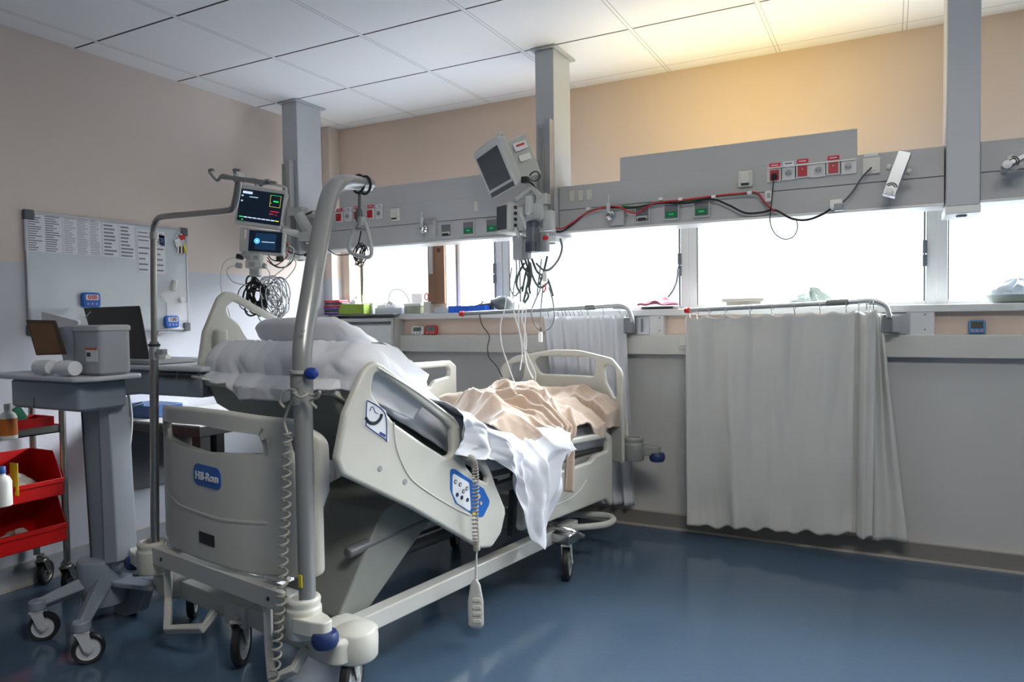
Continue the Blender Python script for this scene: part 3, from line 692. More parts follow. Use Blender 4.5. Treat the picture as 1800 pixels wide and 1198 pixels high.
fh = rail('side_rail', -.50,
    [(398, 511), (414, 514), (560, 598), (560, 690), (440, 690), (362, 668), (352, 640), (360, 583), (385, 522)],
    [[(398, 540), (412, 528), (478, 563), (520, 592), (450, 600), (436, 592), (423, 570), (404, 556)]],
    [.04, .06, .05, .05, .05, .05, .05, .05, .06], [[.02, .03, .02, .03, .02, .03, .03, .03]], lab='far side rail standing up beside the pillow')
w = bl(377, 598, 's', -.50)
m = MB(); m.rbox((-.455, w.y, w.z), (.05, .05, .10), .015); obj('grip_pad', m, BEDP, fh, bevel=.004)
rail('side_rail', -.46,
    [(680, 641), (793, 633), (803, 642), (804, 700), (680, 712)],
    [[(690, 652), (787, 644), (791, 649), (790, 661), (766, 668), (757, 680), (690, 684)]],
    [.02, .03, .03, .03, .03], [[.02, .015, .015, .015, .02, .02, .02]], lab='far side rail at the foot end')
# rail carrying arms
for t_, z_ in ((.42, .62), (.70, .50)): obj('rail_arm', MB().tube([(.40, t_ + .12, z_ + .02), (.50, t_ + .06, z_), (.535, t_, z_ - .02)], .016, 8), MECH, bed)
for t_ in (1.32, 1.70): obj('rail_arm', MB().tube([(.40, t_ - .02, .52), (.49, t_, .44), (.50, t_ + .02, .35)], .014, 8), MECH, bed)
w1, w2 = bl(668, 690, 's', .47), bl(690, 675, 's', .47)
m = MB(); m.tube([(.47, w1.y, w1.z - .03), (.47, w1.y + .02, w1.z + .01), (.47, w1.y + .07, w1.z + .01), (.47, w1.y + .085, w1.z - .035)], .012, 8, smooth=4); obj('frame_hook', m, ALU, bed)

# ---- mattress, sheets, pillow (separate things lying on the bed)
MATT = mat('mattress_cover', (196, 202, 208), .6, var=.03)
LINEN = mat('white_linen', (216, 218, 224), .85, var=.015, bump=.25, bscale=420, sheen=.15)
LINEN2 = mat('white_sheet_cotton', (220, 223, 230), .82, var=.015, bump=.25, bscale=380, sheen=.15)
BEIGE = mat('beige_fleece', (184, 162, 143), .95, var=.05, scale=60, bump=.6, bscale=520, sheen=.6)
TH = .135
def mtop(t):
    """upper surface line of the mattress: returns (t,z) for arc length a from the head end"""
    return t
LEN_B = .86
def mpath(a, h):
    """a: 0 head end .. 2.0 foot end; h above the deck"""
    if a < .72:
        return back(.86 - a, h)
    if a > 1.02:
        u = (a - 1.02) / .98; return (1.05 + u * 1.0, .612 - .045 * u + h - .0)
    u = (a - .72) / .30
    b0 = back(.86 - .72, h); b1 = (1.05, .612 + h)
    c = (b0[0] + .12, b0[1] - .075) 
    return ((1 - u) ** 2 * b0[0] + 2 * u * (1 - u) * c[0] + u * u * b1[0], (1 - u) ** 2 * b0[1] + 2 * u * (1 - u) * c[1] + u * u * b1[1])
def nz(x, y, z=0., s=1.): return noise.noise(Vector((x * s, y * s, z)))
def matt_sec(a, k, hw, th, r=.035, n=24):
    """closed cross-section point"""
    pass
def tube_body(name, mm, a0, a1, hw, h0, h1, wob, seed, parent=None, na=70, world_=True):
    ol = roundpoly([(-hw, h0), (hw, h0), (hw, h1), (-hw, h1)], .045, 5)
    # densify
    P = []
    for i in range(len(ol)):
        p, q = ol[i], ol[(i + 1) % len(ol)]; n = max(1, int((q - p).length / .03))
        for k in range(n): P.append(p.lerp(q, k / n))
    def f(u, v):
        a = a0 + (a1 - a0) * u; p = P[int(round(v * (len(P) - 1)))] if v < 1 else P[-1]
        e = min(u, 1 - u) * (a1 - a0); k = 1 - max(0, 1 - e / .04) ** 2 * .35
        s = p.x * (1 - (1 - k) * .25); h = (h0 + h1) / 2 + (p.y - (h0 + h1) / 2) * k
        w = wob * (nz(a * 5, s * 5, seed) + .6 * abs(nz(a * 9 + 3, s * 6, seed + 7)))
        t, z = mpath(a, h + (w if p.y > (h0 + h1) / 2 else w * .3)); s += wob * nz(a * 8, h * 10, seed + 3)
        s += max(0, (t - 1.2)) * .10 * (1 if s < 0 else 0)
        return bw(s, t, z)
    m = MB(); nv = len(P)
    vs = [f(i / (na - 1), j / nv) for i in range(na) for j in range(nv)]; fs = []
    for i in range(na - 1):
        for j in range(nv): k = (j + 1) % nv; fs.append([i * nv + j, i * nv + k, (i + 1) * nv + k, (i + 1) * nv + j])
    fs.append(list(range(nv))[::-1]); fs.append([(na - 1) * nv + j for j in range(nv)])
    m.add(vs, fs); return m
root = thing('mattress', 'bare pale mattress edge showing under the sheets on the bed', 'mattress', bw(0, 1.0, .60), -BA)
obj('mattress_core', tube_body('m', 0, .0, 2.0, .43, .004, TH - .01, .001, 1), MATT, root, world=True)
def wedge(a): return .055 * max(0., min(1, a / .12)) * max(0., 1 - a / .85)
def fan(s, t, cs, ct, k, seed):
    a = math.atan2(s - cs, t - ct); d = math.hypot(s - cs, t - ct); q = a * k + 1.4 * nz(s * 3, t * 3, seed)
    return (1 - abs(math.sin(q))) ** 1.4 * min(1, d * 5) * max(0, 1 - d / .75)
# fitted sheet wrapped round mattress: upper surface and sides with creases
def sheet_pt(u, v):
    a = -.02 + 2.0 * u
    w = -.52 + 1.04 * v; hw = .445; dr = max(0, abs(w) - hw + .03)
    s = (1 if w > 0 else -1) * min(abs(w), hw); 
    edge = TH + .012 - dr * 1.55
    if dr > .02: s = (1 if w > 0 else -1) * (hw + .008 + .012 * nz(a * 14, dr * 6, 5))
    h = edge + .008 * nz(a * 4, s * 4, 2) + .012 * max(0, nz(a * 3 + s * 6, s * 9 - a * 5, 11)) + .006 * abs(nz(a * 12, s * 3 + a * 6, 31))
    if dr <= .02: h += wedge(a) * (1 - .6 * max(0, v - .7) / .3) + .014 * fan(s, a, .5, .15, 6, 4) * (1 if a < .8 else 0)
    t, z = mpath(a, h); s += max(0, (t - 1.2)) * .10 * (1 if s < 0 else 0)
    return bw(s, t, z)
tag(obj('fitted_sheet', MB().grid(120, 70, sheet_pt), LINEN, solid=.003, loc=bw(0, 1.0, .7)), 'white fitted sheet stretched over the mattress of the bed', 'bed sheet')
bpy.data.objects['fitted_sheet'].location = bw(0, 1.0, .7)
# head-end sheet tail tucked over the end of the mattress and hanging towards the headboard
def tail_pt(u, v):
    q = 1.22 * u                      # runs across the end, round the near corner and back along the near side
    low = .135 + .015 * math.sin(q * 9) + .085 * max(0, min(1, (q - .24) * 9)) * max(0, min(1, (.80 - q) * 6))
    fold = .010 * math.sin(q * 22 + 2 * nz(q * 4, 0, 3)) * min(1, v * 1.2) + .022 * nz(q * 4, v * 2.5, 8) + .012 * abs(nz(q * 11, v * 3, 18))
    rc = .07
    if q < .86: s = -.44 + q + .03 * max(0, 1 - q / .4)
    side = max(0, q - .86); arc = min(side, rc * PI / 2); th_ = arc / rc; st = max(0, side - rc * PI / 2)
    if q >= .86: s = -.44 + .86 + rc * math.sin(th_)
    dt = rc * (1 - math.cos(th_)) + st            # how far back along the mattress
    L = v * (.14 + low)
    if L < .10:
        a_ = .10 - L; h = TH + .02 + wedge(a_ + dt); a2 = a_ - .015 + dt; s_in = s - (a_ * 1.0 if q > .86 else 0)
        t, z = mpath(a2 - (a_ if st > 0 else 0), h); return bw(s_in, t - abs(fold) * .2, z + fold * .5)
    d = L - .10; hang = max(0, d - .15)
    r_ = TH + .02 - d if d < .15 else TH - .13
    t, z = mpath(-.035 + dt, r_); bul = .03 * math.sin(min(1, d / .15) * PI)
    if q < .86: t -= bul + abs(fold) * .8 + min(hang, .05) * 1.1
    else: s += (bul + abs(fold)) * math.sin(th_); t -= (bul + abs(fold)) * math.cos(th_)
    return bw(s, t, z - hang * .9 + fold * .2)
tag(obj('draw_sheet', MB().grid(150, 44, tail_pt), LINEN2, solid=.003, loc=bw(0, .2, 1.1)), 'creased white draw sheet hanging over the raised head end of the bed', 'bed sheet')
bpy.data.objects['draw_sheet'].location = bw(0, .2, 1.1)
# pillow
def pillow(name, a_mid, hw, ln, th, base, seed, lab, s0=0.):
    def f(u, v):
        th_ = u * 2 * PI; ph = (v - .5) * PI
        ex = lambda c, e: (1 if c > 0 else -1) * abs(c) ** e
        x = ex(math.cos(ph), .45) * ex(math.cos(th_), .5); y = ex(math.cos(ph), .45) * ex(math.sin(th_), .5); z = ex(math.sin(ph), .9)
        prof = (1 - .55 * abs(x) ** 3.5) * (1 - .5 * abs(y) ** 3)
        w = .014 * nz(x * 3, y * 3, seed) + .010 * abs(nz(x * 6 + z, y * 4, seed + 4))
        a = a_mid + y * ln / 2; h = base + th / 2 + z * th / 2 * prof + w
        t, zz = mpath(a, h); return bw(s0 + x * hw, t, zz)
    m = MB().grid(60, 30, f, closeu=True)
    o = obj(name, m, LINEN, loc=bw(s0, .35, 1.1)); o.location = bw(s0, .35, 1.1); tag(o, lab, 'pillow'); return o
pillow('pillow', .20, .33, .36, .15, TH + .055, 3, 'plump white pillow lying on the raised backrest of the bed', -.09)

# crumpled white top sheet, pushed down and hanging over the near side of the bed
def tl(x, pts):
    for (a, b), (c, d) in zip(pts, pts[1:]):
        if x <= c: return b + (d - b) * (x - a) / (c - a) if x > a else b
    return pts[-1][1]
def top_sheet(u, v):
    t = .60 + .80 * u
    bot = tl(t, [(.60, .74), (.8, .69), (.92, .56), (1.0, .42), (1.06, .31), (1.15, .24), (1.2, .27), (1.3, .52), (1.38, .64)])
    z_top = mpath(min(1.99, max(0, t * 1.02 + .03)), TH)[1]
    a = t + .02 if t > .93 else None
    # height of bed surface at this t
    zs = tl(t, [(.2, 1.185), (.80, .84), (.92, .785), (1.05, .758), (2.1, .70)])
    inner = tl(u, [(0, -.1), (.5, .0), (.8, .25), (1, .38)])
    L = v * 1.0
    if L < .5:
        k = L / .5; s = inner + (.475 - inner) * k; z = zs + .012 + (.045 * math.sin(k * PI) * (.5 + nz(t * 5, s * 5, 4)) + .04 * fan(s, t, .5, 1.28, 7, 9)) * max(.06, min(1, (1.10 - t) * 3))
        if k > .8: z -= (k - .8) * .06
    else:
        k = (L - .5) / .5; z0 = zs + .008; s = .475 + .125 * min(1, k * 4) + .03 * math.sin(t * 34 + 3 * k + nz(t * 3, k * 2, 6) * 3) * min(1, k * 2); z = z0 + (bot - z0) * k
    s += .02 * nz(t * 7, v * 6, 22) + (.022 * (1 - abs(math.sin(t * 19 + 2.5 * nz(t * 2, v * 3, 8)))) ** 2 if v > .52 else 0) + .014 * abs(nz(t * 15, v * 13, 90)); z += .02 * nz(t * 9, v * 9, 12) + (.018 * abs(nz(t * 14 + v * 9, v * 12, 33)) if v < .6 else 0)
    t += .02 * nz(t * 6, v * 5, 40) + (.06 * (v - .5) if v > .5 else 0) * math.sin(t * 9)
    return bw(s, t, z)
o = obj('top_sheet', MB().grid(110, 80, top_sheet), LINEN2, solid=.003, subd=1, loc=bw(.5, 1.2, .7)); o.location = bw(.5, 1.2, .7)
tag(o, 'crumpled white top sheet pushed down and hanging over the near side of the bed', 'bed sheet')

# beige fleece blanket, bunched over the foot half
def blanket(u, v):
    D = .20; w = -.42 + (.87 + D) * v          # across the bed, then over the near edge
    sc = min(w, .45); over = max(0, w - .45)
    ts = tl(sc, [(-.42, 1.50), (-.2, 1.46), (0, 1.27), (.13, 1.20), (.45, .97)]) + .025 * math.sin(sc * 21) + (over * 1.0)
    t = ts + (2.085 - ts) * u
    lim = tl(t, [(.95, .03), (1.1, .09), (1.3, .17), (1.45, .17), (1.55, .07), (1.68, .05), (1.8, .12), (2.1, .19)])
    over = over / D * lim; s = sc
    zs = tl(t, [(.9, .80), (1.05, .768), (2.1, .70)])
    f1 = fan(sc + over, t, .62, 1.42, 9.5, 2)
    hgt = .040 + .075 * max(0, nz(t * 3.1, s * 3.1, 1) + .2) + .045 * (1 - abs(nz(t * 6.5 + s * 3, s * 5 - t * 2, 7)) * 2.2) ** 3 * (.5 + nz(t * 3, s * 3, 44)) + .022 * nz(t * 13, s * 12, 17)
    hgt += .07 * f1 * (1 if t < 1.7 else .4) + .035 * fan(s, t, -.2, 1.95, 6, 5)
    hgt += .05 * (1 - abs(math.sin((t * .75 + .65 * s) * 12 + 1.8 * nz(s * 3, t * 2, 77)))) ** 1.6 * max(0, 1 - abs(t - 1.35) / .45)
    hgt += .075 * math.exp(-((t - 1.66) ** 2 / .035 + (s - .02) ** 2 / .03)) + .055 * math.exp(-((t - 1.50) ** 2 / .012 + (s + .32) ** 2 / .012)) + .075 * math.exp(-((t - 1.96) ** 2 / .025 + (s - .30) ** 2 / .08)) + .05 * math.exp(-((t - 1.55) ** 2 / .02 + (s - .28) ** 2 / .02))
    e = min((t - ts) * 1.0, (2.10 - t) * 1.3, (s + .44)); hgt *= min(1, .12 + max(0, e) * 7.5)
    hgt *= 1 - .55 * max(0, (s - .30) / .15) * (0 if 1.86 < t else 1)
    z = zs + .012 + hgt
    if over > 0:
        z = z - over * .98 - .01 * min(1, over * 30); s = .45 + .075 * min(1, over * 16) + .055 * f1 * min(1, over * 9) + .015 * nz(t * 14, over * 6, 5)
    if t > 2.04: z -= (t - 2.04) * 1.5
    return bw(s + .014 * nz(t * 8, s * 8, 50), min(2.075, t + .02 * nz(t * 6, s * 6, 60)), z)
o = obj('fleece_blanket', MB().grid(150, 130, blanket), BEIGE, solid=.008, subd=1, loc=bw(0, 1.6, .8)); o.location = bw(0, 1.6, .8)
tag(o, 'beige fleece blanket bunched in folds over the foot half of the bed', 'blanket')

m = MB().grid(14, 16, lambda u, v: bw(.545 + .055 * min(1, v * 5) + .012 * math.sin(u * 8 + v * 4), 1.33 + .075 * u + .02 * v, .70 - .25 * v - .02 * u))
obj('hanging_corner', m, BEIGE, bpy.data.objects['fleece_blanket'], world=True, solid=.008, label='narrow darker corner of the blanket hanging down')

# ================================================================== things fixed on or hanging from the bed
def onp(p0, r, seg=12): pass
def bp(px, py, t=None, s=None, z=None):
    p = bl(px, py, 't' if t is not None else ('s' if s is not None else 'z'), t if t is not None else (s if s is not None else z)); return bw(*p)
GREYTUBE = mat('pole_silver_grey', (138, 140, 140), .3, .25, var=.02)
# lifting pole
base = bp(540, 1040, t=-.03)
t = thing('lifting_pole', 'thick silver lifting pole curving up over the head end of the bed', 'lifting pole', base)
P = [base + Vector((0, 0, -.06)), bp(537, 900, t=-.03), bp(534, 760, t=-.03), bp(531, 640, t=-.02), bp(534, 590, t=0), bp(545, 520, t=.05), bp(558, 440, t=.12), bp(571, 375, t=.22), bp(581, 340, t=.30), bp(592, 325, t=.36), bp(608, 319, t=.42), bp(628, 320, t=.52), bp(652, 323, t=.64)]
Ps = spline(P, 6); n = len(Ps)
obj('shaft', MB().tube(Ps, [.0265 + .0065 * min(1, i / (n * .35)) - .012 * max(0, (i / n - .72)) / .28 for i in range(n)], 22), GREYTUBE, t, world=True)
a, b_ = bp(531, 712, t=-.026), bp(530.5, 652, t=-.022)
m = MB(); m.tube([a, b_], .0365, 22); obj('sleeve', m, GREYTUBE, t, world=True, bevel=.002)
m = MB(); m.cyl(bp(531, 655, t=-.026), bp(531, 650, t=-.026), .0385, seg=22); obj('sleeve_ring', m, POWDER, t, world=True)
k = bp(547, 656, t=-.03); m = MB(); m.lathe([(.004, -.022), (.013, -.02), (.019, -.009), (.019, .009), (.013, .019), (.004, .021)], Matrix.Translation(k) @ Matrix.Rotation(PI / 2, 4, 'Y'), 20); obj('clamp_knob', m, mat('knob_blue', (16, 50, 130), .4), t, world=True)
k = bp(528, 1021, t=-.06); m = MB(); m.box(k, (.016, .004, .04), rot=-BA); obj('warning_sticker', m, MATS['label_yellow'], t, world=True, bevel=.001)
m = MB()
for p in ((533, 581, .0), (527, 672, -.03)):
    q = bp(p[0], p[1], t=p[2] - .035); obj('rivet', MB().lathe([(.004, -.004), (.004, .004)], Matrix.Translation(q) @ XZ, 10), CHROME, t, world=True)
q0, q1 = bp(604, 328, t=.45), bp(652, 331, t=.66); m = MB(); m.tube([q0, q1], .011, 8); obj('light_strip', m, mat('translucent_white', (236, 240, 240), .3), t, world=True)
# trapeze handle with strap
c0 = bp(633, 322, t=.56)
t = thing('trapeze_handle', 'grey triangular trapeze grip hanging by a strap from the lifting pole', 'handle', c0)
m = MB()
for dx_ in (-.004, .012): 
    pts = [c0 + BU * dx_ * 2.2 + BV * (.034 * math.cos(q)) + Vector((0, 0, .036 * math.sin(q) - .004)) for q in np.linspace(0, 2 * PI, 21)[:-1]]
    m.tube(pts, .006, 8, closed=True)
obj('strap_loop', m, BLACK, t, world=True)
s0, s1 = bp(632, 338, t=.56), bp(632, 372, t=.56); m = MB(); m.tube([s0, s1], .006, 8); m.lathe([(.004, .0), (.012, -.01), (.016, -.03), (.018, -.05), (.010, -.062)], Matrix.Translation(bp(631, 364, t=.56)), 16); obj('strap', m, mat('strap_grey', (84, 88, 88), .7), t, world=True)
pts = [bp(x, y, t=.56) for x, y in ((632, 388), (627, 394), (617, 415), (613, 435), (619, 445), (634, 450), (648, 452), (653, 444), (651, 425), (645, 400), (639, 389))]
obj('grip', MB().tube(pts, .0085, 12, closed=True, smooth=5), mat('grip_grey', (168, 172, 170), .45), t, world=True)
m = MB(); m.lathe([(.006, 0), (.017, -.004), (.019, -.04), (.012, -.046)], Matrix.Translation(bp(636, 380, t=.56)), 16); m.tube([bp(625, 402, t=.56), bp(645, 404, t=.56)], .006, 8); obj('bracket', m, GREY_PL, t, world=True)
# coiled call cord hanging through the grip
m = MB(); m.tube([bp(637, 388, t=.58), bp(634, 410, t=.58), bp(630, 428, t=.58), bp(626, 436, t=.58)], .003, 8, smooth=5)
for k in range(7):
    cx, cy = 633 + 4 * math.sin(k * 2.1), 447 + 4 * math.cos(k * 1.7); rx, ry = (9 + 3 * math.sin(k)), (17 - 2 * (k % 3)); an = k * .5
    pts = [bp(cx + rx * math.cos(q) * math.cos(an) - ry * math.sin(q) * math.sin(an) * .5, cy + rx * math.cos(q) * math.sin(an) * .5 + ry * math.sin(q), t=.57 + .012 * k) for q in np.linspace(0, 2 * PI, 15)[:-1]]
    m.tube(pts, .0022, 6, closed=True, smooth=2)
m.tube([bp(622, 440, t=.58), bp(612, 447, t=.6), bp(590, 447, t=.66), bp(574, 436, t=.72)], .0025, 6, smooth=5)
m.tube([bp(636, 465, t=.58), bp(637, 490, t=.58), bp(636.5, 518, t=.58)], .0022, 6)
o = obj('call_cord', m, BLACK, loc=bp(633, 447, t=.57)); tag(o, 'black call cord wound in loops and hanging inside the trapeze grip', 'cord')

# drip stand pole in the left head socket
base = bp(272, 944, t=-.03)
t = thing('drip_pole', 'thin steel drip pole with cranked top and hooks at the left head corner', 'drip stand', base)
m = MB(); m.tube([base + Vector((0, 0, -.05)), bp(271, 700, t=-.03), bp(271, 600, t=-.03)], .0165, 14); obj('lower_tube', m, STEEL, t, world=True)
pts = [bp(271, 610, t=-.03), bp(270, 500, t=-.03), bp(270, 420, t=-.03), bp(271, 398, t=-.03), bp(278, 384, t=-.03), bp(293, 380, t=-.03), bp(340, 376, t=-.03), bp(395, 371, t=-.03), bp(409, 366, t=-.03), bp(414, 352, t=-.03), bp(418, 330, t=-.03), bp(420, 312, t=-.03)]
obj('upper_tube', MB().tube(pts, .0118, 14, smooth=5), STEEL, t, world=True)
m = MB(); m.cyl(bp(272, 632, t=-.03), bp(271, 606, t=-.03), .021, .019, seg=20); m.cyl(bp(271, 608, t=-.03), bp(271, 604, t=-.03), .0225, seg=20, mi=1); m.box(bp(284, 618, t=-.03), (.04, .02, .02), mi=0); obj('height_collar', m, [ALU, DARK_PL], t, world=True)
m = MB(); m.cyl(bp(271, 420, t=-.03), bp(271, 408, t=-.03), .0165, seg=18); obj('top_ring', m, ALU, t, world=True)
m = MB(); m.cyl(bp(420, 320, t=-.03), bp(420, 306, t=-.03), .018, seg=18); obj('hook_hub', m, POWDER, t, world=True)
for pts in (((413, 314), (399, 309), (390, 308), (384, 316), (379, 315), (368, 301), (372, 298), (375, 299)), ((428, 315), (450, 316), (458, 326), (466, 318), (474, 317)), ((420, 310), (413, 303), (412, 298), (423, 299))):
    obj('hook', MB().tube([bp(x, y, t=-.03) for x, y in pts], .0052, 8, smooth=4), GREYTUBE, t, world=True)
m = MB(); m.prism(roundpoly([(v.x, v.z) for v in [bp(x, y, t=-.05) for x, y in ((392, 308), (410, 309), (452, 314), (474, 316), (474, 321), (452, 323), (410, 317), (392, 315))]], .004, 2), .008, Matrix.Translation((0, bp(430, 315, t=-.05).y + .01, 0)) @ XZ); obj('hook_bar', m, GREYTUBE, t, world=True)

# nurse handset hanging from the side rail
c = bp(836, 1060, s=.60)
t = thing('bed_handset', 'pale grey bed control handset hanging on a coiled cord from the nearest side rail', 'remote control', c)
h = bp(837, 1016, s=.60).z - bp(836, 1104, s=.60).z
m = MB(); prof = []
HWX = Vector((.93, .37, 0)); HDX = Vector((.37, -.93, 0))
def hs(u, v):
    q = u * 2 * PI; z = (v - .5) * h; w = .5 + .5 * min(1, (1 - v) * 2.2); w *= min(1, v * 9 + .5); w *= min(1, (1 - v) * 6 + .35)
    ex = lambda k: (1 if k > 0 else -1) * abs(k) ** .6
    return c + HWX * (.031 * w * ex(math.cos(q))) + HDX * (.014 * (.5 + .5 * w) * ex(math.sin(q)) * min(1, v * 9 + .4)) + Vector((0, 0, z))
m.grid(28, 24, hs, closeu=True); m.f.append([i * 24 for i in range(28)]); m.m.append(0); m.f.append([i * 24 + 23 for i in range(28)][::-1]); m.m.append(0)
obj('body', m, mat('handset_grey', (190, 190, 186), .45), t, world=True)
for k, zz in enumerate((-.065, -.035, -.01, .02)):
    m = MB(); m.rbox(c + HDX * .0145 + HWX * .006 + Vector((0, 0, zz)), (.034 - .004 * (k > 2), .016, .006), .006, rot=Matrix.Rotation(math.atan2(.37, .93), 4, 'Z') @ XZ)
    obj('rocker_button', m, WHITE_PL, t, world=True)
m = MB(); m.tube([bp(838, 968, s=.60), bp(837, 990, s=.60), bp(837, 1018, s=.60)], [.003, .006], 10, smooth=0); obj('cord_strain_relief', m, MATS['handset_grey'], t, world=True)
m = MB(); path = spline([bp(816, 801, s=.565), bp(822, 803, s=.60), bp(833, 812, s=.61), bp(836, 850, s=.605), bp(835, 900, s=.60), bp(837, 950, s=.60), bp(838, 966, s=.60)], 60)
def coil(path, r, turns):
    out = []; n = len(path); L = turns
    for i in range(n * 6):
        f_ = i / 6; k = int(f_); u = f_ - k
        if k >= n - 1: break
        p = path[k].lerp(path[k + 1], u); tg = (path[min(k + 1, n - 1)] - path[max(k - 1, 0)]).normalized(); a = tg.orthogonal() if abs(tg.z) < .1 else Vector((1, 0, 0)); a = (a - tg * a.dot(tg)).normalized(); b = tg.cross(a)
        q = 2 * PI * turns * f_ / n; out.append(p + (a * math.cos(q) + b * math.sin(q)) * r)
    return out
m.tube(coil(path[::1], .0115, 46), .0032, 6); obj('coiled_cord', m, mat('cord_grey', (150, 146, 138), .5), t, world=True)

# bed power cable coiling down beside the lifting pole
CREAM = mat('cable_cream', (158, 156, 148), .5)
path = spline([bp(506, 760, t=-.06), bp(503, 830, t=-.07), bp(502, 900, t=-.08), bp(498, 960, t=-.085), bp(497, 1030, t=-.09), bp(490, 1090, t=-.10), bp(486, 1150, t=-.11), bp(480, 1215, t=-.12)], 14)
m = MB(); m.tube(coil(path, .014, 27), .0038, 8)
m.tube([bp(506, 762, t=-.06), bp(500, 740, t=-.06), bp(508, 715, t=-.06), bp(516, 700, t=-.06), bp(520, 688, t=-.06), bp(510, 684, t=-.06), bp(497, 690, t=-.07), bp(492, 705, t=-.07), bp(500, 716, t=-.06)], .0045, 8, smooth=5)
m.tube([bp(536, 690, t=-.06), bp(552, 694, t=-.05), bp(562, 688, t=-.05), bp(558, 698, t=-.05), bp(545, 704, t=-.05), bp(556, 716, t=-.05)], .0045, 8, smooth=5)
m.tube([bp(516, 690, t=-.07), bp(528, 698, t=-.08), bp(542, 692, t=-.06)], .0045, 8, smooth=5)
m.tube([bp(462, 752, t=-.02), bp(458, 762, t=-.02), bp(462, 774, t=-.02), bp(470, 772, t=-.02), bp(472, 790, t=-.02)], .0045, 8, smooth=5)
m.tube([bp(515, 1078, t=-.02), bp(517, 1095, t=-.03), bp(506, 1112, t=-.05), bp(490, 1100, t=-.10)], .0045, 8, smooth=5)
o = obj('power_cable', m, CREAM, loc=bp(500, 900, t=-.08)); tag(o, 'cream coiled power cable tied to the lifting pole and trailing to the floor', 'cable')

# ================================================================== instruments on swivel arms
def facing(px, py, depth, yaw=0, pitch=0, roll=0):
    """pose of a device: x to its right, y up, z out of its face"""
    p = CAM + (AX_R * ((px - 900) / FPX) + AX_U * ((599 - py) / FPX) + AX_F) * depth
    Bm = Matrix(((AX_R.x, AX_U.x, -AX_F.x), (AX_R.y, AX_U.y, -AX_F.y), (AX_R.z, AX_U.z, -AX_F.z))).to_4x4()
    return Matrix.Translation(p) @ Bm @ Matrix.Rotation(R(roll), 4, 'Z') @ Matrix.Rotation(R(yaw), 4, 'Y') @ Matrix.Rotation(R(pitch), 4, 'X')
def dp(px, py, depth): return CAM + (AX_R * ((px - 900) / FPX) + AX_U * ((599 - py) / FPX) + AX_F) * depth
MON = mat('monitor_case', (186, 188, 184), .42, var=.02)
SCR = mat('screen_dark', (10, 16, 26), .12, spec=.6, emit=(8, 20, 34), estr=.8)
E_G = mat('trace_green', (30, 200, 90), .4, emit=(40, 210, 90), estr=.9)
E_Y = mat('trace_yellow', (200, 190, 60), .4, emit=(200, 190, 70), estr=.8)
E_R = mat('trace_red', (200, 40, 60), .4, emit=(210, 40, 70), estr=.9)
E_W = mat('trace_white', (200, 215, 230), .4, emit=(180, 200, 220), estr=.9)
E_B = mat('trace_blue', (60, 160, 210), .4, emit=(70, 170, 215), estr=1.1)
MM = facing(458, 364, 4.2, yaw=4, roll=-7.5)
t = thing('patient_monitor', 'lit patient monitor with dark screen on an arm beside the drip pole hooks', 'monitor', MM.translation)
m = MB(); W_, H_ = .285, .232
m.plate([roundpoly([(-W_ / 2 + .005, -H_ / 2), (W_ / 2 - .02, -H_ / 2), (W_ / 2, H_ / 2 - .02), (W_ / 2 - .01, H_ / 2), (-W_ / 2 + .02, H_ / 2 + .005), (-W_ / 2, -H_ / 2 + .03)], .014, 5)], .05, .01, MM @ Matrix.Translation((0, 0, -.025)))
m.rbox((0, 0, -.10), (.20, .17, .12), .02) if False else m.box(MM @ Vector((0, -.005, -.09)), (.20, .16, .09), rot=MM.to_3x3().to_4x4())
obj('case', m, MON, t, world=True, bevel=.004)
m = MB(); m.box(MM @ Vector((0, .0, .001)), (.250, .188, .003), rot=MM.to_3x3().to_4x4()); scr = obj('screen', m, SCR, t, world=True)
def marks(items, mats, name='display_mark', par=None, M=MM):
    for x0, x1, y0, y1, mi in items: obj(name, MB().box(M @ Vector(((x0 + x1) / 2, (y0 + y1) / 2, .0032)), (x1 - x0, y1 - y0, .0008), rot=M.to_3x3().to_4x4()), mats[mi], par, world=True)
it = [(-.11, -.055, .068, .082, 0), (-.115, -.105, .05, .058, 0), (-.115, -.105, .02, .028, 0), (-.07, -.02, .050, .054, 0),
      (.05, .112, .078, .080, 1), (.05, .112, .010, .012, 2), (.05, .052, .010, .080, 2), (.110, .112, .01, .08, 2), (.07, .10, .040, .048, 1), (.055, .06, .03, .034, 2), (.06, .11, -.018, -.014, 3), (.055, .08, -.034, -.030, 3), (.09, .10, -.036, -.032, 3)]
it += [(-.115 + k * .026, -.093 + k * .026, -.072, -.066, (1 if k == 0 else 2 if k == 8 else 0)) for k in range(9)] + [(-.10, -.09, -.088, -.083, 1)]
marks(it, [E_W, E_G, E_Y, E_R], par=scr)
m = MB(); m.tube([MM @ Vector(p) for p in ((-.05, .12, -.03), (-.04, .15, -.03), (.10, .145, -.03), (.125, .13, -.03), (.125, .10, -.03))], .008, 10, smooth=4); obj('carry_handle', m, MON, t, world=True)
M2 = facing(461, 424, 4.2, yaw=3, roll=-4)
t2 = thing('ventilator_display', 'small lit touch display with round blue symbol mounted under the patient monitor', 'display', M2.translation)
m = MB(); m.plate([roundpoly([(-.132, -.072), (.125, -.078), (.13, .065), (-.132, .075)], .016, 5), roundpoly([(-.118, .01), (-.095, .01), (-.095, .065), (-.122, .065)], .006, 3)], .045, .008, M2 @ Matrix.Translation((0, 0, -.024))); obj('case', m, MON, t2, world=True)
m = MB(); m.box(M2 @ Vector((.018, 0, .001)), (.19, .122, .003), rot=M2.to_3x3().to_4x4()); scr = obj('screen', m, SCR, t2, world=True)
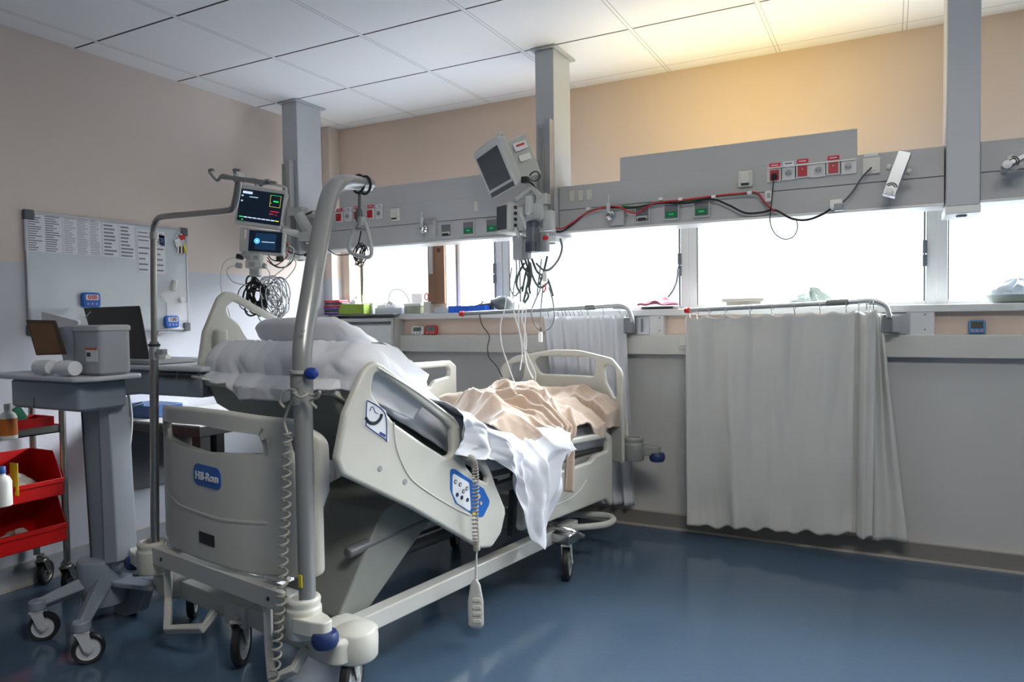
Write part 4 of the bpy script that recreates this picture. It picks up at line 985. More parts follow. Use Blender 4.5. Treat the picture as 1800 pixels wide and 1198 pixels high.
m = MB(); m.lathe([(.017, .003), (.017, .0036)], M2 @ Matrix.Translation((-.03, .0, 0)), 24); m.box(M2 @ Vector((.035, -.003, .0033)), (.075, .004, .0008), rot=M2.to_3x3().to_4x4(), mi=1); m.lathe([(.007, .0034), (.007, .0042)], M2 @ Matrix.Translation((-.03, 0, 0)), 12, mi=1); obj('display_symbol', m, [E_B, E_W], scr, world=True)
m = MB(); m.box(M2 @ Vector((.02, 0, .0027)), (.12, .095, .0006), rot=M2.to_3x3().to_4x4()); obj('display_area', m, mat('screen_blue', (20, 44, 66), .3, emit=(16, 44, 70), estr=.8), scr, world=True)
# module block under the display
M3 = facing(449, 462, 4.2)
t3 = thing('monitor_module', 'white plug-in measuring module with clips hanging below the small display', 'medical module', M3.translation)
m = MB(); m.box(M3 @ Vector((0, .03, 0)), (.075, .05, .05), rot=M3.to_3x3().to_4x4()); m.box(M3 @ Vector((-.005, -.01, .004)), (.09, .045, .055), rot=M3.to_3x3().to_4x4()); m.box(M3 @ Vector((.0, -.055, 0)), (.06, .05, .045), rot=M3.to_3x3().to_4x4()); obj('case', m, MON, t3, world=True, bevel=.005)
m = MB(); m.box(M3 @ Vector((-.01, -.01, .033)), (.035, .025, .003), rot=M3.to_3x3().to_4x4()); m.box(M3 @ Vector((.012, .03, .027)), (.025, .02, .003), rot=M3.to_3x3().to_4x4()); m.box(M3 @ Vector((.0, -.055, .024)), (.04, .03, .003), rot=M3.to_3x3().to_4x4()); obj('socket_panel', m, GREY_PL, t3, world=True)
for a_, b2 in (((425, 445), (438, 453)), ((415, 466), (425, 467)), ((428, 452), (416, 450)), ((462, 466), (468, 468))):
    obj('plug', MB().tube([dp(*a_, 4.17), dp(*b2, 4.17)], .016, 12), GREY_PL if a_[0] != 428 else DARK_PL, t3, world=True, bevel=.003)
# swivel arms to the left column
m = MB()
m.tube([dp(494, 405, 4.25), dp(523, 408, 4.35)], .014, 10); m.tube([dp(525, 376, 4.45), dp(551, 420, 4.45)], .034, 12); m.tube([dp(548, 376, 4.5), dp(566, 384, 4.5), dp(560, 412, 4.5)], .020, 10)
m.tube([dp(494, 400, 4.3), dp(512, 408, 4.4), dp(548, 420, 4.45)], .02, 10); m.box(dp(540, 415, 4.4), (.09, .05, .05)); m.cyl(dp(546, 398, 4.45), dp(546, 428, 4.45), .03, seg=16)
m.box(dp(556, 378, 4.55), (.16, .10, .03)); m.box(dp(524, 372, 4.55), (.12, .06, .05))
t = thing('swivel_bracket', 'white jointed swivel arm carrying the lit patient monitor on the left column', 'monitor arm', dp(546, 428, 4.45)); obj('arm', m, MON, t, world=True, bevel=.004)
m = MB(); m.tube([dp(535, 378, 4.5), dp(548, 372, 4.5), dp(566, 372, 4.5)], .006, 8); m.box(dp(550, 448, 4.5), (.12, .03, .012)); obj('arm_cover', m, DARK_PL, t, world=True)
# leads: black hank, grey and white loops
WCAB = mat('lead_white', (206, 206, 204), .5); GCAB = mat('lead_grey', (120, 124, 126), .5); GRCAB = mat('lead_green', (40, 130, 84), .5); RCAB = mat('lead_red', (176, 32, 44), .5)
def hank(px, py, rx, ry, n, seed, depth, r, jit=.35, m=None):
    m = m or MB(); rnd = random.Random(seed)
    for k in range(n):
        cx = px + rnd.uniform(-1, 1) * rx * jit; cy = py + rnd.uniform(-1, 1) * ry * jit; a = rx * rnd.uniform(.55, 1.1); b = ry * rnd.uniform(.6, 1.1); an = rnd.uniform(-.5, .5); d = depth + rnd.uniform(-.03, .03)
        pts = []
        for q in np.linspace(0, 2 * PI, 13)[:-1]:
            x, y = a * math.cos(q), b * math.sin(q); pts.append(dp(cx + x * math.cos(an) - y * math.sin(an), cy + x * math.sin(an) + y * math.cos(an), d + .03 * math.sin(q * 2 + k)))
        m.tube(pts, r, 6, closed=True, smooth=3)
    return m
m = hank(452, 520, 17, 26, 12, 5, 4.18, .0055); m.tube([dp(445, 490, 4.2), dp(447, 500, 4.2)], .012, 8); m.tube([dp(440, 495, 4.2), dp(424, 505, 4.18), (dp(418, 520, 4.18)), dp(422, 538, 4.18), dp(436, 548, 4.2)], .003, 6, smooth=5)
o = obj('cable_hank', m, BLACK, loc=dp(452, 520, 4.18)); tag(o, 'black monitor cable wound in a hank below the white module', 'cable')
m = hank(482, 525, 20, 34, 12, 8, 4.2, .003, .5); o = obj('sensor_leads', m, GCAB, loc=dp(482, 525, 4.2)); tag(o, 'tangle of thin grey sensor leads hanging right of the black hank', 'cable')
m = MB()
for pts in (((413, 452), (397, 458), (389, 475), (388, 500), (392, 520)), ((416, 466), (402, 470), (399, 480), (410, 495), (430, 500), (455, 498), (480, 486), (505, 465), (517, 440), (508, 432)), ((466, 468), (474, 480), (472, 500), (462, 520)), ((500, 440), (520, 460), (512, 480), (490, 502), (480, 512)), ((470, 486), (450, 500), (446, 520), (452, 540)), ((492, 500), (504, 525), (502, 550), (488, 558), (476, 548)), ((400, 540), (404, 556), (398, 566))):
    m.tube([dp(x, y, 4.17) for x, y in pts], .0032, 6, smooth=6)
hank(478, 520, 15, 30, 7, 21, 4.16, .003, .5, m)
o = obj('sensor_leads', m, WCAB, loc=dp(460, 490, 4.17)); tag(o, 'thin white sensor leads looping around the module and hank on the left arm', 'cable')
for col, lab, pp in ((GRCAB, 'green lead looping out behind the small display', ((497, 430), (512, 436), (517, 450), (508, 465), (490, 470), (474, 462))), (RCAB, 'red lead looping out behind the small display', ((497, 420), (506, 430), (507, 445), (500, 455), (484, 466), (470, 458))),
        (BLACK, 'black cable looping from the small display to the swivel arm', ((470, 445), (478, 456), (492, 458), (496, 448), (505, 442), (530, 448), (546, 440), (560, 432)))):
    m = MB(); m.tube([dp(x, y, 4.25) for x, y in pp], .0035, 6, smooth=6)
    if col is BLACK: m.tube([dp(x, y, 4.24) for x, y in ((470, 452), (482, 466), (500, 470), (512, 460))], .0032, 6, smooth=6); m.box(dp(492, 455, 4.2), (.03, .03, .03))
    o = obj('cable', m, col, loc=dp(497, 440, 4.25)); tag(o, lab, 'cable')

# ---- second monitor, unlit, tilted, seen from its side, on the middle column
MN = facing(872, 298, 3.62, yaw=-62, pitch=0, roll=0) 
MN = facing(868, 298, 3.62, yaw=-62, pitch=16, roll=9)
t = thing('patient_monitor', 'unlit grey patient monitor tilted on its arm, seen from the side at the middle column', 'monitor', MN.translation)
Rm_ = MN.to_3x3().to_4x4()
m = MB(); m.plate([roundpoly([(-.145, -.125), (.145, -.125), (.145, .12), (.10, .135), (-.10, .135), (-.145, .12)], .02, 5)], .05, .012, MN @ Matrix.Translation((0, 0, -.025)))
obj('bezel', m, MON, t, world=True)
m = MB(); m.box(MN @ Vector((0, .005, .001)), (.235, .175, .003), rot=Rm_); obj('screen', m, mat('screen_off', (60, 66, 72), .25), t, world=True)
m = MB(); m.box(MN @ Vector((0, -.108, .001)), (.25, .024, .003), rot=Rm_); obj('button_strip', m, mat('strip_dark', (52, 58, 68), .4), t, world=True)
m = MB(); m.box(MN @ Vector((0, -.005, -.115)), (.25, .22, .13), rot=Rm_, taper=.9); b_ = obj('rear_housing', m, MON, t, world=True, bevel=.008)
m = MB(); m.box(MN @ Vector((.126, .05, -.12)), (.003, .04, .08), rot=Rm_); m.box(MN @ Vector((.126, -.01, -.12)), (.003, .03, .07), rot=Rm_, mi=1); m.box(MN @ Vector((.1275, .055, -.12)), (.003, .01, .05), rot=Rm_, mi=2); obj('rating_label', m, [PAPER, WHITE_P, RED_PL], b_, world=True)
m = MB(); m.tube([dp(873, 250, 3.6), dp(877, 236, 3.6), dp(882, 236, 3.62), dp(884, 256, 3.62)], .012, 10, smooth=3); obj('carry_handle', m, MON, t, world=True)
# module rack below it
MR = facing(886, 383, 3.6, yaw=-50, roll=0); Rr = MR.to_3x3().to_4x4()
t = thing('module_rack', 'grey module rack with column of round connectors below the unlit monitor', 'medical module', MR.translation)
m = MB(); m.box(MR @ Vector((0, 0, -.05)), (.10, .15, .12), rot=Rr); obj('case', m, MON, t, world=True, bevel=.008)
m = MB(); m.box(MR @ Vector((-.005, .0, .011)), (.075, .12, .004), rot=Rr); obj('screen', m, MATS['screen_off'], t, world=True)
m = MB()
for k in range(4):
    for kk in range(2): m.lathe([(.009, .0), (.009, .006), (.004, .007)], MR @ Matrix.Translation((.0505, .05 - k * .03, -.03 - kk * .03)) @ Matrix.Rotation(PI / 2, 4, 'Y'), 12)
m.box(MR @ Vector((.051, -.06, -.045)), (.004, .012, .05), rot=Rr); obj('connector', m, DARK_PL, t, world=True)
# arm joints, pump canisters
t = thing('swivel_bracket', 'white jointed swivel arm with canisters on the rail of the middle column', 'monitor arm', dp(930, 380, 3.6))
m = MB(); m.cyl(dp(931, 345, 3.6), dp(931, 376, 3.6), .028, seg=18); m.tube([dp(905, 352, 3.6), dp(935, 330, 3.6), dp(950, 345, 3.55)], .016, 10); m.box(dp(948, 372, 3.6), (.07, .06, .08)); m.tube([dp(912, 372, 3.6), dp(925, 400, 3.58), dp(945, 385, 3.6)], .014, 10); m.box(dp(915, 385, 3.6), (.035, .03, .12))
m.box(dp(955, 350, 3.58), (.06, .05, .05)); m.box(dp(965, 388, 3.6), (.05, .05, .10)); m.tube([dp(905, 400, 3.58), dp(912, 415, 3.58), dp(918, 432, 3.58)], .01, 8)
obj('arm', m, MON, t, world=True, bevel=.004)
m = MB(); m.cyl(dp(936, 400, 3.58), dp(936, 440, 3.58), .034, seg=20); m.lathe([(.02, .03), (.036, .02), (.036, -.005)], Matrix.Translation(dp(937, 398, 3.58)), 20, mi=1); m.cyl(dp(936, 426, 3.58), dp(936, 443, 3.58), .036, seg=20, mi=1)
obj('suction_jar', m, [mat('jar_smoke', (96, 102, 106), .2), mat('jar_cap', (64, 70, 82), .4)], t, world=True)
m = MB(); m.box(dp(913, 436, 3.6), (.055, .05, .12)); m.box(dp(926, 438, 3.6), (.03, .05, .10)); m.box(dp(956, 425, 3.6), (.05, .04, .10)); obj('side_module', m, GREY_PL, t, world=True, bevel=.006)
m = MB(); m.lathe([(.012, -.01), (.016, 0), (.012, .01)], Matrix.Translation(dp(959, 418, 3.58)), 14); obj('knob', m, RED_PL, t, world=True)
# leads hanging under the middle arm
def bundle(name, lab, mm, lines, depth, r, cat='cable'):
    m = MB(); rnd = random.Random(len(lines))
    for pts in lines: m.tube([dp(x, y, depth + rnd.uniform(-.04, .04)) for x, y in pts], r, 6, smooth=6)
    o = obj(name, m, mm, loc=dp(*lines[0][0], depth)); tag(o, lab, cat)
bundle('sensor_leads', 'dark frayed bundle of leads hanging in front of the third window', mat('lead_dark', (74, 78, 80), .6),
       [((918, 440), (925, 462), (930, 480), (926, 505), (920, 530)), ((928, 455), (931, 475), (928, 495), (923, 520)), ((922, 462), (912, 480), (908, 500), (915, 515)), ((935, 455), (945, 478), (962, 490), (972, 520)), ((962, 450), (955, 480), (948, 500)), ((915, 450), (920, 470), (932, 482), (930, 505)), ((926, 470), (922, 490), (918, 512)), ((930, 460), (938, 490), (950, 505), (965, 495)), ((925, 478), (929, 492), (925, 508), (929, 520), (922, 532)), ((932, 462), (934, 480), (930, 500), (932, 516))], 3.6, .0058)
bundle('sensor_leads', 'thin beaded leads dangling either side of the dark frayed bundle', GCAB,
       [((907, 455), (908, 480), (903, 505), (901, 525)), ((913, 455), (914, 485), (915, 530)), ((948, 478), (950, 505), (940, 530), (934, 550), (940, 570), (950, 580), (965, 578), (974, 560), (972, 530), (965, 505)), ((955, 500), (951, 540), (950, 575)), ((952, 455), (947, 490), (944, 520)), ((900, 470), (896, 500), (905, 520), (920, 500))], 3.58, .0036)
bundle('sensor_leads', 'long white leads hanging from the middle arm down to the bed blanket', WCAB,
       [((893, 490), (888, 540), (880, 570), (882, 605), (893, 640), (903, 668), (907, 680)), ((903, 530), (905, 555), (915, 590), (918, 620), (914, 650)), ((912, 535), (912, 570), (918, 600), (930, 630), (941, 655), (940, 670)), ((925, 540), (922, 600), (926, 640), (937, 665)), ((920, 540), (917, 560), (925, 590), (924, 615))], 3.55, .0038)
bundle('oxygen_hose', 'grey corrugated hose curving below the middle column', GCAB, [((985, 420), (988, 435), (982, 455), (968, 472), (955, 474), (942, 462))], 3.6, .006, 'hose')
t = thing('sensor_clip', 'small white and red sensor clip hanging below the middle arm', 'sensor', dp(958, 490, 3.58)); m = MB(); m.box(dp(958, 486, 3.58), (.022, .02, .05)); obj('body', m, WHITE_P, t, world=True, bevel=.004); m = MB(); m.tube([dp(958, 498, 3.58), dp(959, 508, 3.58), dp(955, 514, 3.58)], .004, 6); obj('tip', m, RED_PL, t, world=True)
t = thing('sensor_clip', 'white sensor plug hanging in front of the bed end curtain', 'sensor', dp(950, 585, 3.58)); m = MB(); m.box(dp(950, 592, 3.58), (.018, .015, .05)); m.cyl(dp(950.5, 574, 3.58), dp(950.5, 582, 3.58), .004, seg=8, mi=1); obj('body', m, [WHITE_P, DARK_PL], t, world=True, bevel=.003)
o = obj('charging_cable', MB().tube([dp(x, y, 4.3) for x, y in ((843, 552), (847, 570), (860, 590), (857, 610), (860, 628), (872, 642), (883, 663))], .0035, 6, smooth=6), BLACK, loc=dp(857, 610, 4.3)); tag(o, 'thin black cable hanging from the window sill behind the foot of the bed', 'cable')

# ---- cables on the middle service beam
def ycab(name, lab, mm, pts, r, y=3.46):
    o = obj(name, MB().tube([at(x_, y_, 'y', y) for x_, y_ in pts], r, 8, smooth=6), mm, loc=at(*pts[0], 'y', y)); tag(o, lab, 'cable')
ycab('power_cable', 'red cable clipped along the middle service beam', RCAB, ((944, 312), (955, 322), (953, 345), (943, 368), (960, 392), (985, 402), (1005, 392), (1030, 375), (1065, 364), (1090, 364), (1105, 372), (1122, 373), (1150, 357), (1195, 352), (1250, 345), (1300, 340), (1330, 339), (1345, 356), (1362, 372)), .0042, 3.455)
ycab('power_cable', 'black cable sagging below the red one along the middle service beam', BLACK, ((928, 318), (940, 330), (944, 360), (946, 380), (962, 402), (985, 407), (1005, 395), (1035, 372), (1068, 365), (1110, 365), (1160, 357), (1205, 357), (1250, 350), (1280, 360), (1310, 374), (1340, 373), (1362, 369), (1392, 384), (1420, 386), (1450, 374), (1468, 360)), .0048, 3.462)
ycab('power_cable', 'green cable clipped next to the red one on the middle service beam', GRCAB, ((1087, 361), (1120, 363), (1160, 355), (1200, 354), (1250, 347), (1300, 342), (1330, 341), (1345, 358), (1360, 371)), .004, 3.47)
ycab('power_cable', 'black plug lead running from first red socket down over the window', BLACK, ((1361, 308), (1358, 335), (1356, 360), (1354, 375), (1354, 392), (1362, 410), (1378, 420), (1394, 416), (1402, 400), (1399, 384)), .0022, 3.45)
ycab('data_cable', 'grey data cable plugged into the cream data socket', GASKET, ((1532, 294), (1515, 312), (1500, 335), (1485, 352), (1472, 360)), .004, 3.45)
t = thing('junction_box', 'small white and grey plug adapter hanging on the cable under the data socket', 'adapter', at(1468, 361, 'y', 3.45)); m = MB(); m.box(at(1470, 359, 'y', 3.45), (.05, .04, .04)); obj('body', m, WHITE_P, t, world=True, bevel=.006); m = MB(); m.box(at(1474, 364, 'y', 3.44), (.035, .035, .03)); obj('socket_end', m, GREY_PL, t, world=True, bevel=.004)
t = thing('inline_switch', 'white inline switch on the black plug lead', 'switch', at(1351, 345, 'y', 3.47)); m = MB(); m.box(at(1351, 345, 'y', 3.475), (.03, .02, .05)); obj('body', m, WHITE_P, t, world=True, bevel=.004); m = MB(); m.box(at(1351, 343, 'y', 3.462), (.012, .006, .02)); obj('toggle', m, GREY_PL, t, world=True)
t = thing('power_plug', 'black plug in the first red socket of the middle beam', 'plug', at(1361, 309, 'y', 3.475)); obj('body', MB().cyl(at(1361.5, 308, 'y', 3.484), at(1361, 310, 'y', 3.45), .013, seg=14), DARK_PL, t, world=True, bevel=.002)
t = thing('power_plug', 'black angled plug in the back of the unlit monitor', 'plug', dp(925, 317, 3.55)); m = MB(); m.box(dp(923, 316, 3.52), (.03, .03, .03)); m.tube([dp(928, 314, 3.52), dp(940, 318, 3.52), dp(948, 312, 3.52), dp(946, 303, 3.52), dp(938, 302, 3.52), dp(931, 308, 3.54)], .004, 8, smooth=5); obj('body', m, DARK_PL, t, world=True, bevel=.003)
for k, (x, y) in enumerate(((1035, 367), (1162, 350), (1197, 350), (1255, 346), (1318, 339))):
    m = MB(); m.box(at(x, y, 'y', 3.462), (.02, .03, .014)); o = obj('cable_clip', m, WHITE_P, loc=at(x, y, 'y', 3.462), bevel=.002); tag(o, 'white clip holding the red and black cables on the middle beam', 'clip', 'white cable clips on the middle beam')
# flow meters
def flowmeter(px, py, lab):
    c = at(px, py, 'y', 3.45); t = thing('flow_meter', lab, 'flow meter', c)
    m = MB(); m.lathe([(.022, 0), (.024, .004), (.024, .02), (.016, .026), (.016, .045), (.010, .05)], Matrix.Translation((c.x, 3.475, c.z)) @ Matrix.Rotation(PI / 2, 4, 'X'), 20); obj('dial', m, CHROME, t, world=True)
    m = MB(); m.lathe([(.010, -.01), (.010, .05), (.005, .055), (.005, .085), (.003, .088)], Matrix.Translation((c.x - .004, 3.44, c.z + .012)), 14); obj('sight_tube', m, mat('clear_plastic', (206, 212, 212), .15, alpha=.75), t, world=True)
    m = MB(); m.box((c.x + .03, 3.475, c.z + .035), (.06, .03, .025)); m.box((c.x + .03, 3.48, c.z), (.075, .02, .10), mi=1); m.cyl((c.x + .004, 3.455, c.z - .02), (c.x + .004, 3.455, c.z - .045), .006, seg=10); obj('bracket', m, [GREY_PL, BEAM], t, world=True, bevel=.003)
flowmeter(1072, 378, 'chrome flow meter with thin sight tube on the middle beam')
flowmeter(744, 402, 'chrome flow meter with thin sight tube on the left beam')
# reading lamps
for (c0, c1, c2, c3, lab) in (((1581, 266), (1552, 343), (1604, 272), (1568, 345), 'silver box reading lamp hanging at a slant from the beam left of the right column'), ((1812, 262), (1758, 290), (1812, 272), (1775, 300), 'silver box reading lamp at the right picture edge on the beam')):
    pts = [at(*c, 'y', y_) for c, y_ in ((c0, 3.36), (c1, 3.36), (c3, 3.36), (c2, 3.36))]; ctr = sum(pts, Vector()) / 4
    t = thing('reading_lamp', lab, 'lamp', ctr)
    ex = (pts[1] - pts[0]); ey = (pts[3] - pts[0]); L = ex.length; w = abs(ey.dot(Vector((-ex.z, 0, ex.x)).normalized())); F_ = frame(ctr, ex, ey)
    m = MB(); m.plate([roundpoly([(-L / 2, -w / 2), (L / 2, -w / 2), (L / 2, w / 2), (-L / 2, w / 2)], .004, 2)], .07, .003, F_ @ Matrix.Translation((0, 0, .0))); obj('housing', m, ALU, t, world=True)
    sg = 1 if (F_.to_3x3() @ Vector((0, 0, 1))).y < 0 else -1
    m = MB()
    for k in (.014, .021): m.tube([F_ @ Vector((L / 2 - .03 - k * math.cos(q), k * math.sin(q), sg * .036)) for q in np.linspace(-1.2, 1.2, 9)], .0022, 6)
    obj('emblem', m, DARK_PL, t, world=True)
    m = MB(); m.lathe([(.012, 0), (.016, .006), (.006, .012)], F_ @ Matrix.Translation((L / 2 - .012, 0, sg * .036)) @ Matrix.Rotation(0 if sg > 0 else PI, 4, 'X'), 14); obj('switch_button', m, WHITE_P, t, world=True)
    m = MB(); m.cyl(F_ @ Vector((-L / 2 + .07, w / 2 + .02, 0)), F_ @ Vector((-L / 2 + .07, w / 2 + .005, 0)), .013, seg=12); m.cyl(F_ @ Vector((-L / 2 + .07, -w / 2 - .02, 0)), F_ @ Vector((-L / 2 + .07, -w / 2 - .005, 0)), .013, seg=12); m.cyl(F_ @ Vector((-L / 2 + .07, 0, -sg * .03)), F_ @ Vector((-L / 2 + .09, 0, -sg * .13)), .012, seg=12); obj('pivot', m, WHITE_PL, t, world=True)

# ================================================================== curtains on swing rails
CURT = mat('curtain_vinyl', (196, 196, 192), .55, var=.02, scale=6, bump=.12, bscale=60)
CURT2 = mat('curtain_pale', (214, 216, 222), .6, var=.02, scale=6)
def curtain_rail(name, lab, y, pts, grip, box, tip):
    A = [at(px, py, 'y', y) for px, py in pts]
    t = thing(name, lab, 'curtain rail', A[-1])
    obj('tube', MB().tube(A[:2] + spline(A[1:], 6)[1:], .0125, 14), ALU, t, world=True)
    obj('grip_sleeve', MB().tube([at(px, py, 'y', y) for px, py in grip], .0165, 14), mat('rail_grey', (118, 124, 124), .4), t, world=True, bevel=.003)
    tp = A[0]; d = (A[0] - A[1]).normalized(); obj('end_cap', MB().lathe([(.010, -.016), (.018, -.014), (.018, 0), (.013, .006), (.016, .010), (.013, .018)], Matrix.Translation(tp) @ d.to_track_quat('Z', 'Y').to_matrix().to_4x4(), 18), RED_PL, t, world=True)
    b0, b1 = at(box[0], box[1], 'y', y + .03), at(box[2], box[3], 'y', y + .03)
    m = MB(); m.rbox(((b0.x + b1.x) / 2, y + .035, (b0.z + b1.z) / 2), (abs(b1.x - b0.x), .07, abs(b0.z - b1.z)), .012); obj('pivot_box', m, mat('pivot_grey', (112, 116, 120), .4), t, world=True, bevel=.003)
    m = MB(); m.bb(b1.x + .0, b1.x + .075, YW - .055, YW - .045, 1.158, 1.262); m.bb(b0.x, b1.x + .03, y + .05, YW - .045, 1.17, 1.25); obj('mounting_plate', m, ALU, t, world=True)
    m = MB(); off = Vector((0, 0, -.012)); m.tube([p + off + Vector((.004, .02, 0)) for p in spline(A[-5:], 6)], .008, 10); obj('brace_tube', m, ALU, t, world=True)
    return t
curtain_rail('curtain_rail', 'silver swing rail with red tip holding the bunched curtain behind the bed end', 4.03,
             [(812, 551), (940, 545), (1030, 540), (1075, 537), (1092, 537), (1104, 543), (1110, 556), (1111, 566)], [(1029, 540), (1046, 539)], (1098, 557, 1116, 586), (812, 551))
curtain_rail('curtain_rail', 'silver swing rail with red tip holding the wide curtain on the right', 3.99,
             [(1209, 545), (1450, 533), (1500, 530), (1525, 528), (1543, 530), (1557, 538), (1562, 550), (1563, 558)], [(1452, 532), (1492, 530)], (1549, 552, 1570, 585), (1209, 545))
def hooks(t, y, xs, line):
    for px in xs:
        py = line(px); c = at(px, py, 'y', y); m = MB()
        m.tube([c + Vector((.002 * math.cos(q), .018 * math.cos(q), .018 * math.sin(q) - .004)) for q in np.linspace(-.4, 1.25 * PI, 12)] + [c + Vector((.0, -.008, -.03)), c + Vector((0, -.004, -.042))], .0024, 6)
        obj('hook', m, CHROME, t, world=True)
yR = 3.99
t = thing('curtain', 'wide pale grey vinyl curtain hanging from the right swing rail to just above the floor', 'curtain', at(1370, 940, 'y', yR))
x0, x1 = at(1208, 560, 'y', yR).x, at(1546, 545, 'y', yR).x
def cur(u, v):
    k = u; x = x0 + (x1 - x0) * k; ztop = 1.262 + .02 * k; zb = .085 + .055 * k + .008 * math.sin(k * 31) + .007 * math.sin(k * 57 + 2)
    if .86 < k: x -= .012 * (k - .86) / .14
    z = ztop + (zb - ztop) * v; hookdip = -.016 * (.5 - .5 * math.cos(k * 2 * PI * 9)) * max(0, 1 - v * 7); z += hookdip
    xs = x + (k - .45) * -.03 * v + (-.03 if k < .02 else 0) * v * .5
    w = .010 * math.sin(k * 2 * PI * 4.5) * (1 - .5 * v) + .020 * nz(k * 7, v * 1.4, 3) + .012 * abs(nz(k * 14, v * 2.2, 9)) + .014 * nz(k * 5, v * 7, 31) * (math.exp(-v * 7) + math.exp(-(1 - v) * 7))
    w += .035 * math.exp(-((k - .22 - .05 * v) / .035) ** 2) * (.2 + v) * .8 + .03 * math.exp(-(k / .03) ** 2)
    w -= .03 * math.exp(-((k - .905) / .012) ** 2) - .02 * math.exp(-((k - .95) / .018) ** 2) + .014 * math.sin(v * 9) * math.exp(-((k - .88) / .05) ** 2) * v
    return Vector((xs, yR - w, z))
obj('main_panel', MB().grid(150, 90, cur), CURT, t, world=True, solid=.002)
def cur2(u, v):
    xa, xb = at(1528, 550, 'y', yR).x, at(1550, 548, 'y', yR).x; xc, xd = at(1512, 940, 'y', yR + .03).x, at(1596, 957, 'y', yR + .03).x
    x = (xa + (xb - xa) * u) * (1 - v) + (xc + (xd - xc) * u) * v; z = 1.265 + (.115 - 1.265) * v + .012 * u * v
    return Vector((x, yR + .03 + .022 * math.sin(u * 11 + 1) * (1 - .3 * v) + .01 * nz(u * 4, v * 3, 2), z))
obj('side_fold', MB().grid(40, 50, cur2), CURT, t, world=True, solid=.002)
hooks(t, yR, [1214, 1226, 1248, 1276, 1319, 1358, 1397, 1442, 1488, 1510, 1524, 1530, 1536], lambda x: 545 - (x - 1209) * .0485 + 3)
yL = 4.035
t = thing('curtain', 'white bunched curtain hanging behind the footboard of the bed', 'curtain', at(1040, 900, 'y', yL))
def curl(u, v):
    px = 952 + (1097 - 952) * u; xb = 985 + (1113 - 985) * u
    x = at(px, 560, 'y', yL).x * (1 - v) + at(xb, 890, 'y', yL).x * v; z = 1.272 + (.135 - 1.272) * v
    return Vector((x, yL + .03 + (.026 * math.sin(u * 2 * PI * 6.5 + .6 * math.sin(v * 3)) + .01 * nz(u * 6, v * 3, 7)) * (.6 + .4 * v) * .85, z))
obj('panel', MB().grid(150, 50, curl), CURT2, t, world=True, solid=.002)
hooks(t, yL, [965, 982, 990, 996, 1003, 1010, 1018, 1024, 1034, 1062, 1090], lambda x: 551 - (x - 812) * .0445 + 1)

# ================================================================== shelf clutter under the windows
# metal cabinet in the corner
cx1 = at(692, 600, 'y', 4.03).x; ctop = at(692, 551, 'y', 4.03).z
t = thing('filing_cabinet', 'pale grey metal roller-front cabinet standing in the corner under the first window', 'cabinet', ((XL + cx1) / 2, 4.10, 0))
GCAB_M = mat('cabinet_grey', (176, 178, 176), .45, var=.02)
m = MB(); m.bb(XL + .06, cx1, 4.05, 4.155, 0, ctop - .03); obj('body', m, GCAB_M, t, world=True, bevel=.003)
m = MB(); m.bb(XL + .05, cx1 + .006, 4.025, 4.157, ctop - .012, ctop); obj('top', m, mat('cabinet_top_dark', (92, 96, 98), .4), t, world=True, bevel=.002)
m = MB(); m.bb(XL + .06, cx1, 4.03, 4.05, ctop - .055, ctop - .03); m.bb(XL + .06, cx1, 4.04, 4.05, ctop - .072, ctop - .060, mi=1); m.bb(cx1 - .018, cx1, 4.025, 4.05, .06, ctop - .03); m.bb(XL + .06, XL + .08, 4.025, 4.05, .06, ctop - .03); obj('front_frame', m, [GCAB_M, GASKET], t, world=True, bevel=.002)
m = MB(); m.bb(XL + .085, cx1 - .022, 4.035, 4.05, .08, ctop - .08); obj('door', m, mat('cabinet_door', (206, 208, 206), .4), t, world=True, bevel=.003)
yc = 4.09
def on(px, y=None): return at(px, 560, 'y', y or yc).x
def boxy(name, lab, cat, px0, px1, py0, zb, y, dep, mm, grp=None, bev=.003, taper=1.0, rot=0):
    a, b = at(px0, py0, 'y', y), at(px1, py0, 'y', y); h = a.z - zb
    c = Vector(((a.x + b.x) / 2, y + dep / 2, zb + h / 2)); m = MB(); m.box((0, 0, h / 2), (b.x - a.x, dep, h), taper=taper)
    o = obj(name, m, mm, loc=(0, 0, 0), bevel=bev); o.location = (c.x, c.y, zb); o.rotation_euler = (0, 0, rot); tag(o, lab, cat, grp); return o
# stack of document folders
z = ctop + .001; cols = [('purple', (92, 40, 140)), ('black', (28, 26, 32)), ('purple', (104, 44, 150)), ('red', (170, 28, 50)), ('black', (30, 28, 34)), ('red', (206, 44, 58))]
xa, xb = at(516, 545, 'y', 4.04).x, at(598, 545, 'y', 4.04).x; hh = (at(540, 528, 'y', 4.04).z - z) / len(cols)
pos = ['at the bottom of the stack', 'second from the bottom of the stack', 'third from the bottom of the stack', 'third from the top of the stack', 'second from the top of the stack', 'on top of the stack']
for k, (cn, c) in enumerate(cols):
    m = MB(); w_ = (xb - xa); m.rbox((0, 0, hh * .45), (w_, .11, hh * .8), .012); 
    o = obj('folder', m, mat('folder_%s_%d' % (cn, k), c, .35), loc=(0, 0, 0), bevel=.001); o.location = ((xa + xb) / 2 + .012 * math.sin(k * 2.3), 4.095, z + k * hh); o.rotation_euler = (0, 0, .05 * math.sin(k * 1.9)); tag(o, '%s plastic document folder lying %s on the grey cabinet' % (cn, pos[k]), 'folder', 'folders stacked on the cabinet')
    pm = MB(); pm.box((0, 0, hh * .86), (w_ * .94, .10, hh * .12)); p = obj('paper_sheets', pm, PAPER, o)
t = boxy('tissue_box', 'green cardboard tissue box on the grey cabinet', 'box', 595, 639, 535, ctop + .001, 4.04, .10, mat('box_green', (126, 154, 40), .6))
